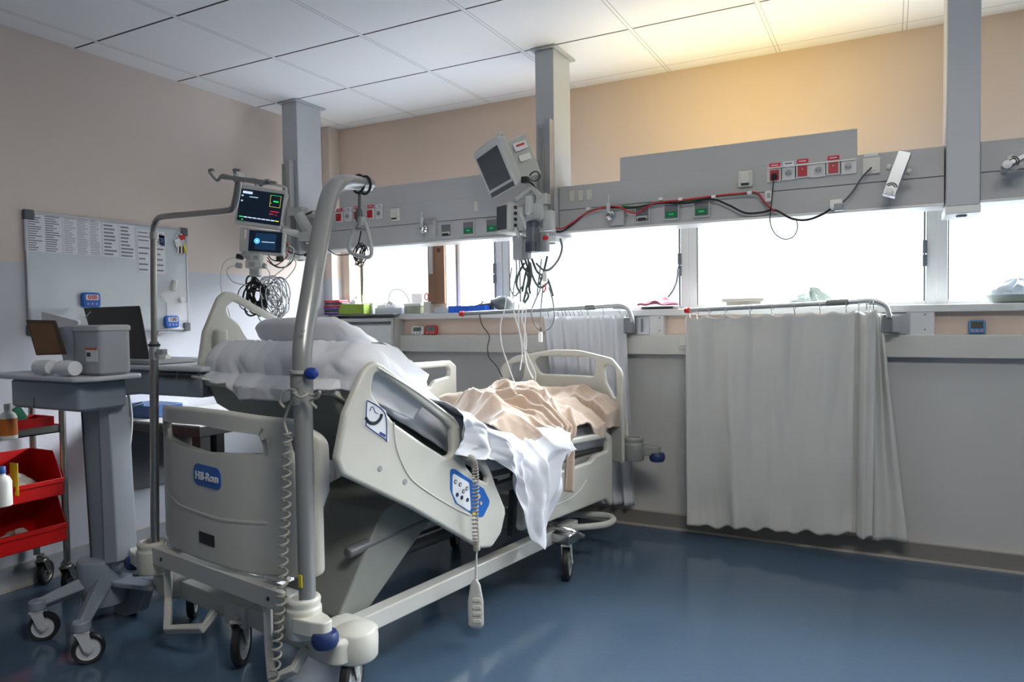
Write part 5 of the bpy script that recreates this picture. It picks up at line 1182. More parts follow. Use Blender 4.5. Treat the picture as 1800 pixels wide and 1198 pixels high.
def crumple(name, lab, cat, c, rx, ry, rz_, seed, mm, parent=None, k=1.0):
    def f(u, v):
        q = u * 2 * PI; ph = v * PI * .5; r = 1 + .35 * nz(math.cos(q) * 2, math.sin(q) * 2, seed + v * 3) * k
        return Vector((c[0] + rx * math.cos(q) * math.cos(ph) * r, c[1] + ry * math.sin(q) * math.cos(ph) * r, c[2] + rz_ * math.sin(ph) * (1 + .6 * nz(math.cos(q) * 3, math.sin(q) * 3, seed + 5) * k)))
    m = MB().grid(26, 10, f, closeu=True)
    if parent: return obj(name, m, mm, parent, world=True)
    o = obj(name, m, mm, loc=c); tag(o, lab, cat); return o
TISS = mat('tissue_white', (232, 234, 238), .9)
crumple('tissue', '', '', (t.location.x, t.location.y, at(617, 536, 'y', 4.09).z), .045, .04, .045, 3, TISS, t)
CLR = mat('clear_box', (206, 212, 218), .2, alpha=.85)
zs_ = WZ0 + .001
boxy('storage_box', 'small clear plastic box stacked with packets beside the green tissue box', 'box', 640, 655, 532, zs_, 4.12, .08, CLR)
boxy('storage_box', 'flat pale box full of wrapped dressings on the window sill', 'box', 659, 706, 541, zs_, 4.12, .09, mat('box_pale', (196, 202, 212), .4))
crumple('packet', 'crumpled white wrapped packets lying on the flat pale box', 'packet', (at(682, 541, 'y', 4.16).x, 4.165, at(682, 541, 'y', 4.16).z), .10, .04, .035, 11, TISS, k=1.6)
boxy('storage_tub', 'clear tub with white lid on the window sill left of the scissors', 'tub', 710, 738, 538, zs_, 4.12, .09, mat('tub_clear', (150, 158, 140), .25, alpha=.9))
t = boxy('tub_lid', 'white lid on the clear tub', 'lid', 709, 739, 533, at(720, 538, 'y', 4.12).z + .001, 4.117, .095, WHITE_P)
boxy('card_box', 'white printed card box standing behind the clear tub', 'box', 723, 742, 516, zs_, 4.22, .03, mat('card_white', (214, 216, 220), .6))
t = boxy('scissor_holder', 'white square holder with red scissors on the window sill', 'holder', 744, 756, 530, zs_, 4.12, .05, WHITE_PL)
hx = t.location; zt = at(750, 530, 'y', 4.14).z
tt = thing('scissors', 'red handled scissors standing in the white holder', 'scissors', (hx.x, hx.y, zt))
for sg in (-1, 1): obj('handle', MB().tube([Vector((hx.x + sg * .018 + .015 * math.cos(q), hx.y, zt + .035 + .024 * math.sin(q))) for q in np.linspace(0, 2 * PI, 13)[:-1]], .0045, 8, closed=True), RED_PL, tt, world=True)
obj('blade', MB().bb(hx.x - .006, hx.x + .006, hx.y - .002, hx.y + .002, zt - .06, zt + .015), STEEL, tt, world=True)
o = obj('marker_pen', MB().cyl((hx.x, hx.y + .012, zt - .05), (hx.x + .002, hx.y + .012, zt + .095), .009, seg=12), RED_PL, loc=(hx.x, hx.y, zt)); tag(o, 'red marker pen standing in the white holder behind the scissors', 'pen')
o = obj('charging_cable', MB().tube([at(px, py, 'y', 4.19) for px, py in ((686, 543), (684, 522), (690, 510), (703, 509), (714, 518), (720, 532))], .0028, 8, smooth=6), BLACK, loc=at(700, 520, 'y', 4.19)); tag(o, 'black cable arching above the packets on the window sill', 'cable')
boxy('storage_box', 'small transparent box in the shade below the brown board', 'box', 762, 786, 540, zs_, 4.10, .05, CLR)
# blue tray
a, b = at(787, 540, 'y', 4.11), at(852, 540, 'y', 4.11); t = thing('plastic_tray', 'bright blue plastic tray with small parts on the window sill', 'tray', ((a.x + b.x) / 2, 4.18, zs_))
zt = at(820, 537, 'y', 4.11).z; BT = mat('tray_blue', (40, 104, 222), .35)
m = MB(); cxm = (a.x + b.x) / 2; w_ = (b.x - a.x); m.box((cxm, 4.18, zs_ + .003), (w_ * .86, .12, .006)); 
for sy in (-1, 1): m.box((cxm, 4.18 + sy * .062, (zs_ + zt) / 2), (w_, .004, zt - zs_))
for sx in (-1, 1): m.box((cxm + sx * w_ * .495, 4.18, (zs_ + zt) / 2), (.004, .125, zt - zs_))
obj('tray', m, BT, t, world=True)
o = obj('pen', MB().tube([(cxm + .05, 4.18, zt - .02), (cxm + .09, 4.19, zt + .03)], .004, 8), DARK_PL, loc=(cxm + .07, 4.18, zt)); tag(o, 'dark pen leaning in the bright blue tray', 'pen')
# resuscitation bag
c = at(880, 540, 'y', 4.20); t = thing('breathing_bag', 'dark grey manual breathing bag lying on the sill beside the blue tray', 'breathing bag', (c.x, 4.2, zs_))
m = MB(); m.lathe([(.004, -.09), (.03, -.08), (.052, -.045), (.055, 0), (.045, .04), (.02, .07), (.016, .09)], Matrix.Translation((c.x + .02, 4.20, zs_ + .056)) @ Matrix.Rotation(R(-78), 4, 'Y'), 20); obj('bag', m, mat('bag_grey', (92, 98, 98), .45), t, world=True)
m = MB(); m.cyl((c.x - .19, 4.20, zs_ + .032), (c.x - .06, 4.20, zs_ + .045), .022, .026, seg=16); m.cyl((c.x - .16, 4.20, zs_ + .033), (c.x - .14, 4.2, zs_ + .034), .03, seg=16); obj('valve', m, mat('valve_dark', (54, 58, 62), .45), t, world=True)
# maroon cloth with clipboard
c = at(1160, 540, 'y', 4.2); m = MB().grid(26, 16, lambda u, v: Vector((at(1120 + 72 * u, 540, 'y', 4.12 + .13 * v).x, 4.12 + .13 * v, zs_ + .022 + .05 * max(0, nz(u * 3 + .4, v * 2, 5) + .35) * math.sin(min(1, u * 1.2) * PI * .8 + .3) * (1 if .05 < v < .95 else .3) + .03 * u * v)))
o = obj('folded_cloth', m, mat('cloth_maroon', (150, 84, 106), .8), loc=(c.x, 4.2, zs_), solid=.004); tag(o, 'maroon folded cloth on the window sill right of the middle column', 'cloth')
m = MB(); m.rbox((c.x + .0, 4.19, zs_ + .008), (.20, .12, .014), .02); o = obj('dish', m, DARK_PL, loc=(c.x, 4.19, zs_)); tag(o, 'dark flat dish under the maroon cloth', 'dish')
o = obj('hose', MB().tube([at(px, py, 'y', 4.2) for px, py in ((1174, 522), (1183, 510), (1190, 492), (1192, 472))], .006, 8, smooth=6), GCAB, loc=at(1183, 510, 'y', 4.2)); tag(o, 'grey hose end rising from the maroon cloth in front of the window post', 'hose')
# pulp tray, bags and basin
a, b = at(1268, 526, 'y', 4.15), at(1345, 526, 'y', 4.15); m = MB(); m.plate([roundpoly([(-(b.x - a.x) / 2, -.06), ((b.x - a.x) / 2, -.06), ((b.x - a.x) / 2, .06), (-(b.x - a.x) / 2, .06)], .02, 4)], .02, .004, Matrix.Translation(((a.x + b.x) / 2, 4.20, a.z - .006))); m.box(((a.x + b.x) / 2, 4.2, (a.z + zs_) / 2 - .008), (b.x - a.x - .05, .09, a.z - zs_ - .018))
o = obj('pulp_tray', m, mat('pulp_beige', (190, 186, 176), .9), loc=((a.x + b.x) / 2, 4.2, zs_)); tag(o, 'flat beige pulp tray on the window sill above the wide curtain', 'tray')
a = at(1425, 524, 'y', 4.2)
m = MB(); m.rbox((a.x, 4.20, zs_ + .010), (.24, .11, .018), .03); o = obj('pulp_dish', m, mat('dish_grey', (120, 126, 128), .6), loc=(a.x, 4.2, zs_)); tag(o, 'shallow grey dish under the plastic bags on the window sill', 'dish')
crumple('plastic_bag', 'crumpled pale green and white bag on the shallow grey dish', 'bag', (a.x + .0, 4.20, zs_ + .02), .10, .05, .055, 31, mat('bag_palegreen', (196, 214, 210), .35), k=1.5)
a = at(1790, 524, 'y', 4.2); m = MB(); m.lathe([(.085, 0), (.11, .012), (.125, .038), (.128, .040), (.12, .036), (.08, .006)], Matrix.Translation((a.x, 4.20, zs_)) @ Matrix.Diagonal((1.15, .62, 1, 1)), 28)
o = obj('basin', m, mat('basin_grey_green', (150, 158, 156), .5), loc=(a.x, 4.2, zs_)); tag(o, 'shallow grey basin at the right end of the window sill', 'basin')
crumple('plastic_bag', 'crumpled pale blue plastic bag heaped in the shallow basin', 'bag', (a.x, 4.20, zs_ + .03), .11, .055, .075, 41, mat('bag_pale_blue', (200, 212, 226), .35), k=1.4)
# small timers on the bumper rail
SCRL = mat('lcd_grey', (104, 116, 108), .25)
def timer(px0, px1, py0, py1, y, mm, lab, lean=-.15, digits='1:07', dark=False):
    a, b = at(px0, py1, 'y', y), at(px1, py0, 'y', y); w_, h_ = b.x - a.x, b.z - a.z
    t = thing('kitchen_timer', lab, 'timer', ((a.x + b.x) / 2, y, a.z)); F_ = Matrix.Translation(((a.x + b.x) / 2, y, a.z)) @ Matrix.Rotation(PI / 2 + lean, 4, 'X')
    m = MB(); m.plate([roundpoly([(-w_ / 2, 0), (w_ / 2, 0), (w_ / 2, h_), (-w_ / 2, h_)], w_ * .2, 5)], .018, .004, F_); obj('case', m, mm, t, world=True)
    m = MB(); m.plate([roundpoly([(-w_ * .36, h_ * .38), (w_ * .36, h_ * .38), (w_ * .36, h_ * .88), (-w_ * .36, h_ * .88)], .003, 2)], .003, .0008, F_ @ Matrix.Translation((0, 0, .0095))); d = obj('display', m, DARK_PL if dark else SCRL, t, world=True)
    if digits: obj('digits', MB().text(digits, h_ * .42, .0004, F_ @ Matrix.Translation((0, h_ * .63, .0115))), INK, d, world=True)
    m = MB()
    for k in (-1, 0, 1): m.lathe([(w_ * .08, .008), (w_ * .07, .012)], F_ @ Matrix.Translation((k * w_ * .26, h_ * .19, 0)), 12)
    obj('button', m, mat('button_pink', (206, 120, 150), .5) if dark else GREY_PL, t, world=True)
timer(724, 744, 573, 588.5, 4.115, WHITE_P, 'white timer with grey display standing on the bumper rail', digits='1:07')
timer(747, 768, 571.5, 588, 4.115, RED_PL, 'red timer with grey display standing on the bumper rail', digits='1:07')
timer(1702, 1733, 562, 586, 4.115, mat('timer_blue', (30, 120, 176), .4), 'blue timer with dark display standing on the bumper rail right of the wide curtain', digits=None, dark=True)
# white socket on the bumper rail
a = at(1204, 602, 'y', 4.098); m = MB(); m.box((a.x, 4.092, a.z), (.07, .012, .075)); m.box((a.x, 4.082, a.z - .012), (.05, .016, .012)); o = obj('wall_socket', m, WHITE_PL, loc=(a.x, 4.098, a.z), bevel=.002); tag(o, 'white socket cover on the bumper rail beside the wide curtain', 'socket')

# ================================================================== whiteboard on the left wall
def ax_(px, py, x=XL + .02): return at(px, py, 'x', x)
WBX = XL + .022
y0, y1, z0, z1 = 1.965, 2.868, 1.222, 1.822
t = thing('whiteboard', 'large framed whiteboard on the left wall with papers along its top', 'whiteboard', (XL + .01, (y0 + y1) / 2, z0))
m = MB(); m.bb(XL + .002, WBX - .004, y0 + .004, y1 - .004, z0 + .004, z1 - .004); obj('panel', m, mat('whiteboard_enamel', (206, 214, 220), .14, var=.015, scale=3), t, world=True)
m = MB(); m.bb(XL + .001, WBX, y0, y1, z0, z0 + .014); m.bb(XL + .001, WBX, y0, y1, z1 - .014, z1); m.bb(XL + .001, WBX, y0, y0 + .014, z0, z1); m.bb(XL + .001, WBX, y1 - .014, y1, z0, z1); obj('frame', m, ALU, t, world=True, bevel=.002)
for yy, zz in ((y0, z0), (y0, z1), (y1, z0), (y1, z1)):
    m = MB(); m.rbox((WBX - .009, yy + (.02 if yy == y0 else -.02), zz + (.02 if zz == z0 else -.02)), (.024, .05, .05), .008); obj('corner_cap', m, GASKET, t, world=True, bevel=.003)
m = MB(); m.bb(WBX - .005, WBX + .045, y0 + .66, y0 + .76, z0 - .014, z0 - .004); obj('pen_tray', m, ALU, t, world=True)
def sheet(px0, px1, ztop, zbot, lab, rows=14, cols=1, seed=0, thick=.0012, off=.0, name='paper_sheet', rot=0, heavy=False):
    a, b = ax_(px0, 400).y, ax_(px1, 400).y; cy, cz = (a + b) / 2, (ztop + zbot) / 2; w_, h_ = abs(b - a), ztop - zbot
    x = WBX - .0035 + off; m = MB(); rnd = random.Random(seed)
    M = Matrix.Translation((x, cy, cz)) @ Matrix.Rotation(rot, 4, 'X')
    m.add(MB().box((0, 0, 0), (thick, w_, h_)).v, MB().box((0, 0, 0), (1, 1, 1)).f, M)
    o = obj(name, m, PAPER, loc=(x, cy, cz)); tag(o, lab, 'paper')
    if rows:
        k = MB()
        for i in range(rows):
            for c in range(cols):
                yy = -w_ / 2 + w_ * (c + .08) / cols; ww = w_ / cols * rnd.uniform(.45, .86); zz = h_ / 2 - h_ * (i + .8) / (rows + .5)
                q = MB().box((thick / 2 + .0004, yy + ww / 2, zz), (.0006, ww, h_ / rows * (.42 if heavy else .26))); k.add(q.v, q.f, M)
        obj('printed_lines', k, mat('print_grey', (128, 130, 148), .8), o, world=True)
    return o
sheet(43, 109, 1.812, 1.625, 'curled printed sheet at the top left corner of the whiteboard', 16, 2, 1, heavy=True)
sheet(110.5, 178, 1.812, 1.625, 'closely printed sheet on the whiteboard, second from the left', 20, 3, 2)
sheet(180, 208, 1.806, 1.625, 'narrow list sheet on the whiteboard, third from the left', 9, 1, 3, heavy=True)
sheet(209.5, 236, 1.806, 1.622, 'narrow list sheet on the whiteboard, fourth from the left', 9, 1, 4, heavy=True)
sheet(240, 289, 1.79, 1.715, 'pale sheet near the top right of the whiteboard, partly behind the drip pole', 3, 2, 5)
sheet(240.5, 289, 1.712, 1.545, 'pale sheet hanging below the other on the right of the whiteboard', 5, 2, 6, off=.0006)
o = sheet(279, 291, 1.768, 1.70, 'small white card with dark blue drawing on the whiteboard', 0); m = MB(); cc = o.location; m.lathe([(.012, 0), (.012, .001)], Matrix.Translation((cc.x + .0008, cc.y + .0, cc.z + .01)) @ Matrix.Rotation(PI / 2, 4, 'Y'), 16); m.bb(cc.x + .0008, cc.x + .0016, cc.y - .014, cc.y + .014, cc.z - .026, cc.z - .014); obj('drawing', m, LAB_N, o, world=True)
sheet(284, 324, 1.49, 1.36, 'tilted white sheet pinned on the right side of the whiteboard', 0, rot=R(38))
sheet(289, 328, 1.385, 1.28, 'grey envelope pinned low on the right side of the whiteboard', 0, rot=0, off=.0015)
def magnet(px, py, name, lab, r, mm, h=.012, cat='magnet'):
    c = ax_(px, py, WBX); m = MB(); m.lathe([(r, -.002), (r, h * .6), (r * .7, h)], Matrix.Translation((c.x, c.y, c.z)) @ Matrix.Rotation(PI / 2, 4, 'Y'), 18); o = obj(name, m, mm, loc=c); tag(o, lab, cat)
magnet(318, 527, 'round_magnet', 'white round magnet on the envelope at the whiteboard', .016, WHITE_P)
c = ax_(304, 502, WBX); m = MB(); m.cyl((c.x + .012, c.y - .006, c.z - .03), (c.x + .012, c.y + .006, c.z + .03), .014, seg=16); o = obj('white_roll', m, WHITE_P, loc=c); tag(o, 'small white roll held on the tilted sheet of the whiteboard', 'roll')
TB = mat('timer_cobalt', (26, 104, 190), .4)
def wall_timer(px, py, w_, h_, lab, txt):
    c = ax_(px, py, WBX); t = thing('magnetic_timer', lab, 'timer', c); F_ = frame((c.x + .012, c.y, c.z), (0, 1, 0), (0, 0, 1))
    m = MB(); m.plate([roundpoly([(-w_ / 2, -h_ / 2), (w_ / 2, -h_ / 2), (w_ / 2, h_ / 2), (-w_ / 2, h_ / 2)], .018, 5)], .024, .006, F_); obj('case', m, TB, t, world=True)
    m = MB(); m.plate([roundpoly([(-w_ * .34, -h_ * .02), (w_ * .38, -h_ * .02), (w_ * .38, h_ * .36), (-w_ * .34, h_ * .36)], .008, 3)], .003, .0008, F_ @ Matrix.Translation((0, 0, .012))); d = obj('display', m, mat('lcd_pink', (206, 196, 206), .3), t, world=True)
    obj('digits', MB().text(txt, h_ * .36, .0004, F_ @ Matrix.Translation((.002, h_ * .17, .0142)), bold=True), RED_PL if txt == '0:00' else INK, d, world=True)
    m = MB()
    for k in (-1, 0, 1): m.lathe([(.007, .0), (.006, .003)], F_ @ Matrix.Translation((k * .022, -h_ * .26, .012)), 12)
    obj('button', m, mat('button_lilac', (160, 140, 200), .5), t, world=True)
wall_timer(157, 527, .095, .078, 'cobalt blue magnetic timer near the middle of the whiteboard', '0:00')
wall_timer(299, 565, .088, .07, 'cobalt blue magnetic timer in the lower right corner of the whiteboard', '1:00')
# key bunch
c = ax_(313, 415, WBX); t = thing('key_bunch', 'bunch of keys with red and yellow tags hanging at the top right of the whiteboard', 'keys', c)
m = MB(); m.tube([c + Vector((.012, .018 * math.cos(q), .018 * math.sin(q))) for q in np.linspace(0, 2 * PI, 13)[:-1]], .0022, 6, closed=True); obj('ring', m, CHROME, t, world=True)
for (dx_, dz, w_, h_, mm, nm) in ((.018, -.006, .035, .028, RED_PL, 'red_tag'), (.035, -.07, .016, .05, MATS['label_yellow'], 'yellow_tag'), (-.012, -.04, .04, .045, WHITE_P, 'white_tag')):
    m = MB(); m.box((c.x + .014, c.y + dx_, c.z + dz), (.005, w_, h_), rot=Matrix.Rotation(.3, 4, 'X')); obj(nm, m, mm, t, world=True, bevel=.001)
for k in range(4): obj('key', MB().tube([(c.x + .015, c.y - .01 + k * .01, c.z - .06), (c.x + .016, c.y - .016 + k * .012, c.z - .10)], .004, 6), DARK_PL if k % 2 else STEEL, t, world=True)

# ================================================================== computer cart
CARTG = mat('cart_grey_blue', (136, 146, 158), .42, var=.02)
CARTL = mat('cart_light', (170, 178, 188), .38, var=.02)
CARTW = mat('cart_white', (192, 196, 202), .4, var=.02)
cart = thing('computer_cart', 'grey mobile computer cart on four castors with slanted column and worktop at the left', 'cart', (-2.98, 1.85, 0))
yc_ = 1.85
def pts_y(L, y): return [(lambda w: Vector((w.x, w.z)))(at(px, py, 'y', y)) for px, py in L]
def yprism(L, y, dep, mm, name, par=cart, r=.01, bev=.004, th_b=.006):
    m = MB().plate([roundpoly(pts_y(L, y), r, 4)], dep, th_b, Matrix.Translation((0, y + dep / 2, 0)) @ XZ); return obj(name, m, mm, par, world=True)
yprism([(140, 700), (178, 700), (197, 992), (162, 992)], yc_ - .05, .10, CARTG, 'column_left')
yprism([(172, 700), (190, 700), (207, 988), (183, 992)], yc_ - .055, .09, CARTL, 'column_right')
m = MB(); m.tube([at(143, 715, 'y', yc_ - .055), at(161, 988, 'y', yc_ - .055)], .003, 6); obj('column_seam', m, DARK_PL, cart, world=True)
# hub and legs
m = MB(); hub = at(186, 995, 'y', yc_); m.lathe([(.10, -.19), (.115, -.10), (.125, -.01), (.12, .005), (.105, .012), (.01, .014)], Matrix.Translation((hub.x, yc_, .27)) @ Matrix.Diagonal((.8, .9, 1, 1)), 28)
obj('hub_cover', m, CARTG, cart, world=True, bevel=.003)
m = MB(); e = at(243, 992, 'y', yc_ + .02); m.tube([(hub.x + .04, yc_, .265), (hub.x + .12, yc_ + .01, .262), (e.x, yc_ + .02, .25)], [.05, .045, .03], 14, smooth=4); obj('cable_shroud', m, CARTL, cart, world=True)
wheels = [(-3.02, 1.60), (-2.66, 1.56), (-2.96, 2.16), (-3.30, 2.02)]
for k, (wx, wy) in enumerate(wheels):
    m = MB(); d = Vector((wx - hub.x, wy - yc_, 0)); 
    m.tube([(hub.x + d.x * .15, yc_ + d.y * .15, .18), (hub.x + d.x * .55, yc_ + d.y * .55, .165), (wx, wy, .145)], [.045, .036, .026], 4, smooth=4)
    m.cyl((wx, wy, .125), (wx, wy, .165), .032, seg=18)
    obj('leg', m, CARTG, cart, world=True, bevel=.006)
for k, (wx, wy) in enumerate(wheels):
    caster(cart, (wx + 2.98, wy - 1.85, 0), r=.056, wid=.04, rz=[-.75, -.55, .3, .4][k], mats=(CARTW if k < 2 else DARK_PL, DARK_PL, CARTW if k < 2 else DARK_PL), forkh=.135, back=.02)
m = MB(); m.prism(roundpoly([(-.06, -.01), (.12, -.02), (.30, .02), (.30, .06), (.05, .07)], .02, 3), .02, Matrix.Translation((hub.x, yc_ - .02, .18))); obj('foot_shelf', m, CARTG, cart, world=True, bevel=.004)
# rear arm panels to right of hub
m = MB(); m.prism(roundpoly([(v.x, v.y) for v in pts_y([(205, 1020), (262, 1015), (245, 1075), (200, 1090)], yc_ + .06)], .02, 4), .05, Matrix.Translation((0, yc_ + .08, 0)) @ XZ); obj('base_skirt', m, CARTG, cart, world=True, bevel=.004)
# worktop (behind) and drawer unit
ys = 1.97; a, b = at(168, 645, 'y', ys), at(354, 640, 'y', ys)
m = MB(); m.plate([roundpoly([(a.x, ys), (b.x, ys - .0), (b.x + .01, ys + .34), (a.x, ys + .34)], .03, 5)], .022, .008, Matrix.Translation((0, 0, a.z + .004))); obj('worktop', m, CARTW, cart, world=True)
m = MB(); zc = at(200, 690, 'y', ys + .02).z; m.bb(a.x + .01, b.x - .03, ys + .02, ys + .30, zc, a.z - .008); du = obj('drawer_unit', m, CARTG, cart, world=True, bevel=.008)
m = MB()
for py in (652, 660):
    p, q = at(280, py, 'y', ys + .02), at(345, py, 'y', ys + .02)
    for xa_, xb2 in ((p.x, (p.x + q.x) / 2 - .01), ((p.x + q.x) / 2 + .01, q.x)): obj('vent_slot', MB().bb(xa_, xb2, ys + .012, ys + .024, p.z - .006, p.z + .006), DARK_PL, du, world=True)
for px in (178, 193, 213): c = at(px, 653, 'y', ys + .02); m.bb(c.x - .02, c.x + .012, ys + .013, ys + .024, c.z - .008, c.z + .005)
obj('port', m, DARK_PL, du, world=True)
m = MB(); a2, b2 = at(186, 690, 'y', ys + .05), at(330, 668, 'y', ys + .05); m.plate([roundpoly(pts_y([(186, 676), (338, 664), (330, 688), (305, 688), (190, 697)], ys + .05), .01, 3)], .16, .006, Matrix.Translation((0, ys + .13, 0)) @ XZ); obj('under_tray', m, CARTG, cart, world=True)
m = MB(); m.tube([at(225, 690, 'y', 2.1), at(231, 730, 'y', 2.1), at(228, 780, 'y', 2.1), at(216, 830, 'y', 2.08), at(205, 868, 'y', 2.05), at(200, 880, 'y', 2.02)], .006, 8, smooth=6); obj('power_lead', m, WCAB, cart, world=True)
# front tray with bin
yt = 1.70
m = MB(); p0_, p1_ = at(5, 657, 'y', yt), at(186, 655, 'y', yt)
m.plate([roundpoly([(p0_.x, 1.62), (p1_.x - .05, 1.60), (p1_.x, 1.66), (p1_.x, 1.86), (p0_.x + .05, 1.86)], .03, 5)], .02, .008, Matrix.Translation((0, 0, p0_.z))); obj('side_tray', m, CARTW, cart, world=True)
q0_, q1_ = at(46, 712, 'y', yt), at(166, 716, 'y', yt); m = MB(); m.rbox(((q0_.x + q1_.x) / 2, 1.74, (q0_.z + p0_.z - .01) / 2), (q1_.x - q0_.x, .2, p0_.z - .01 - q0_.z), .02); m.bb(q0_.x + .17, q0_.x + .175, 1.638, 1.642, q0_.z + .005, q0_.z + .045, mi=1); obj('side_bin', m, [CARTG, DARK_PL], cart, world=True, bevel=.006)
# laptop seen from behind
lp = thing('laptop', 'open black laptop seen from behind on the cart worktop', 'laptop', at(215, 640, 'y', 2.05))
P4 = [at(147, 541, 'y', 2.20), at(246, 538, 'y', 2.20), at(264, 634, 'y', 2.04), at(176, 636, 'y', 2.04)]
ctr = sum(P4, Vector()) / 4; F_ = frame(ctr, (P4[1] - P4[0]) + (P4[2] - P4[3]), (P4[0] - P4[3]) + (P4[1] - P4[2])); Fi = F_.inverted()
m = MB(); m.plate([roundpoly([((Fi @ p).x, (Fi @ p).y) for p in P4], .006, 3)], .01, .003, F_); obj('lid', m, mat('laptop_black', (26, 26, 28), .5), lp, world=True)
sgn = 1 if (F_.to_3x3() @ Vector((0, 0, 1))).dot(CAM - ctr) > 0 else -1
w = Fi @ at(157, 554, 'y', 2.18); m = MB(); m.box((w.x, w.y, sgn * .0055), (.012, .04, .001), rot=-.45); obj('lid_mark', MB().add(m.v, m.f, F_), STEEL, lp, world=True)
m = MB(); q = at(178, 645, 'y', 1.99); q2 = at(266, 643, 'y', 1.99); m.bb(q.x, q2.x + .02, 1.985, 2.22, q.z + .018, q.z + .038); obj('base', m, mat('laptop_base', (150, 152, 156), .4), lp, world=True, bevel=.004)
# grey mouse/scanner on worktop
c = at(293, 627, 'y', 2.1); t = thing('barcode_scanner', 'small beige and black hand scanner on the cart worktop right of the drip pole', 'scanner', c); z_ = p0_.z
m = MB(); m.lathe([(.006, -.03), (.02, -.025), (.022, .01), (.014, .03)], Matrix.Translation((c.x - .02, 2.1, a.z + .04)) @ Matrix.Rotation(PI / 2, 4, 'Y'), 16); obj('head', m, WHITE_PL, t, world=True)
m = MB(); m.box((c.x + .03, 2.1, a.z + .025), (.07, .03, .016)); obj('handle', m, DARK_PL, t, world=True, bevel=.005)
# things on the side tray
zt = p0_.z + .011
t = thing('document_holder', 'brown cardboard document holder leaning open on the side tray of the cart', 'document holder', at(85, 640, 'y', 1.66))
P4 = [at(47, 562, 'y', 1.68), at(98, 563, 'y', 1.68), at(116, 622, 'y', 1.64), at(65, 624, 'y', 1.64)]; ctr = sum(P4, Vector()) / 4; F_ = frame(ctr, P4[1] - P4[0], P4[0] - P4[3]); Fi = F_.inverted()
m = MB(); m.plate([roundpoly([((Fi @ p).x, (Fi @ p).y) for p in P4], [.004, .018, .004, .004], 4)], .006, .001, F_); obj('cover', m, mat('board_dark_brown', (74, 52, 32), .6), t, world=True)
m = MB(); m.plate([[(k[0] * .82, k[1] * .86 - .006) for k in [((Fi @ p).x, (Fi @ p).y) for p in P4]]], .001, .0003, F_ @ Matrix.Translation((0, 0, .0035 * (1 if (F_.to_3x3() @ Vector((0, 0, 1))).dot(CAM - ctr) > 0 else -1)))); obj('inner_panel', m, mat('board_brown', (112, 78, 40), .6), t, world=True)
m = MB(); b4 = pts_y([(98, 575), (127, 572), (133, 640), (112, 640)], 1.69); m.prism(b4, .10, Matrix.Translation((0, 1.74, 0)) @ XZ); o = obj('carton', m, mat('carton_white', (184, 188, 204), .6), loc=(b4[3].x, 1.74, zt), bevel=.002); tag(o, 'slim white carton standing between brown holder and grey canister on the cart', 'box')
m = MB(); b4 = roundpoly(pts_y([(58, 547), (100, 558), (123, 565), (120, 600), (60, 590)], 1.76), .004, 2); m.prism(b4, .012, Matrix.Translation((0, 1.80, 0)) @ XZ); o = obj('paper_stack', m, PAPER, loc=(b4[0].x, 1.8, zt)); tag(o, 'loose white papers sticking up behind the brown holder on the cart', 'paper')
a3, b3 = at(126, 641, 'y', 1.68), at(174, 641, 'y', 1.68); tp = at(150, 571, 'y', 1.68).z
t = thing('waste_canister', 'grey plastic canister with orange and white label standing on the cart side tray', 'canister', ((a3.x + b3.x) / 2, 1.75, zt))
m = MB(); m.rbox(((a3.x + b3.x) / 2, 1.75, (zt + tp) / 2), (b3.x - a3.x, .13, tp - zt), .02); obj('body', m, mat('canister_grey', (162, 166, 172), .35), t, world=True)
m = MB(); m.rbox(((a3.x + b3.x) / 2, 1.75, tp - .014), (b3.x - a3.x + .008, .138, .026), .02); obj('lid', m, mat('canister_lid', (182, 184, 184), .4), t, world=True)
l0, l1 = at(151, 611, 'y', 1.684), at(173, 636, 'y', 1.684); m = MB(); m.bb(l0.x, l1.x - .006, 1.6830, 1.685, l1.z, l0.z); m.bb(l0.x, l1.x - .006, 1.6825, 1.684, l0.z - .008, l0.z, mi=1); m.bb(l0.x + .006, l0.x + .03, 1.6825, 1.684, l1.z + .02, l0.z - .018, mi=2); obj('warning_label', m, [PAPER, mat('label_orange', (204, 92, 40), .5), DARK_PL], t, world=True)
for k, (px, lab) in enumerate(((72, 'left white gauze roll in front of the brown document holder on the cart'), (112, 'right white gauze roll in front of the brown document holder on the cart'))):
    c = at(px, 634, 'y', 1.625); m = MB(); m.lathe([(.012, -.05), (.028, -.048), (.031, 0), (.028, .048), (.012, .05)], Matrix.Translation((c.x, 1.64, zt + .031)) @ Matrix.Rotation(R(80 + 10 * k), 4, 'Z') @ Matrix.Rotation(PI / 2, 4, 'X') if False else Matrix.Translation((c.x, 1.64, zt + .031)) @ Matrix.Rotation(PI / 2, 4, 'Y'), 20)
    o = obj('gauze_roll', m, TISS, loc=(c.x, 1.64, zt)); tag(o, lab, 'gauze roll')

# ================================================================== black desk behind the bed head
t = thing('desk', 'black desk with white top standing at the left wall behind the headboard', 'desk', (-3.33, 2.7, 0))
DBK = mat('desk_black', (22, 22, 25), .4)
m = MB(); m.bb(-3.70, -2.97, 2.34, 3.05, .705, .752); obj('frame', m, DBK, t, world=True, bevel=.003)
m = MB(); m.bb(-3.695, -2.985, 2.355, 3.04, .752, .760); obj('top', m, mat('desk_white_top', (222, 220, 214), .35), t, world=True, bevel=.002)
for x_, y_ in ((-3.66, 2.38), (-3.01, 2.38), (-3.66, 3.01), (-3.01, 3.01)): obj('leg', MB().bb(x_ - .03, x_ + .03, y_ - .03, y_ + .03, 0, .705), DBK, t, world=True, bevel=.003)
m = MB(); m.bb(-3.69, -3.68, 2.41, 2.98, .35, .70); obj('back_panel', m, mat('desk_panel_grey', (120, 122, 126), .5), t, world=True)
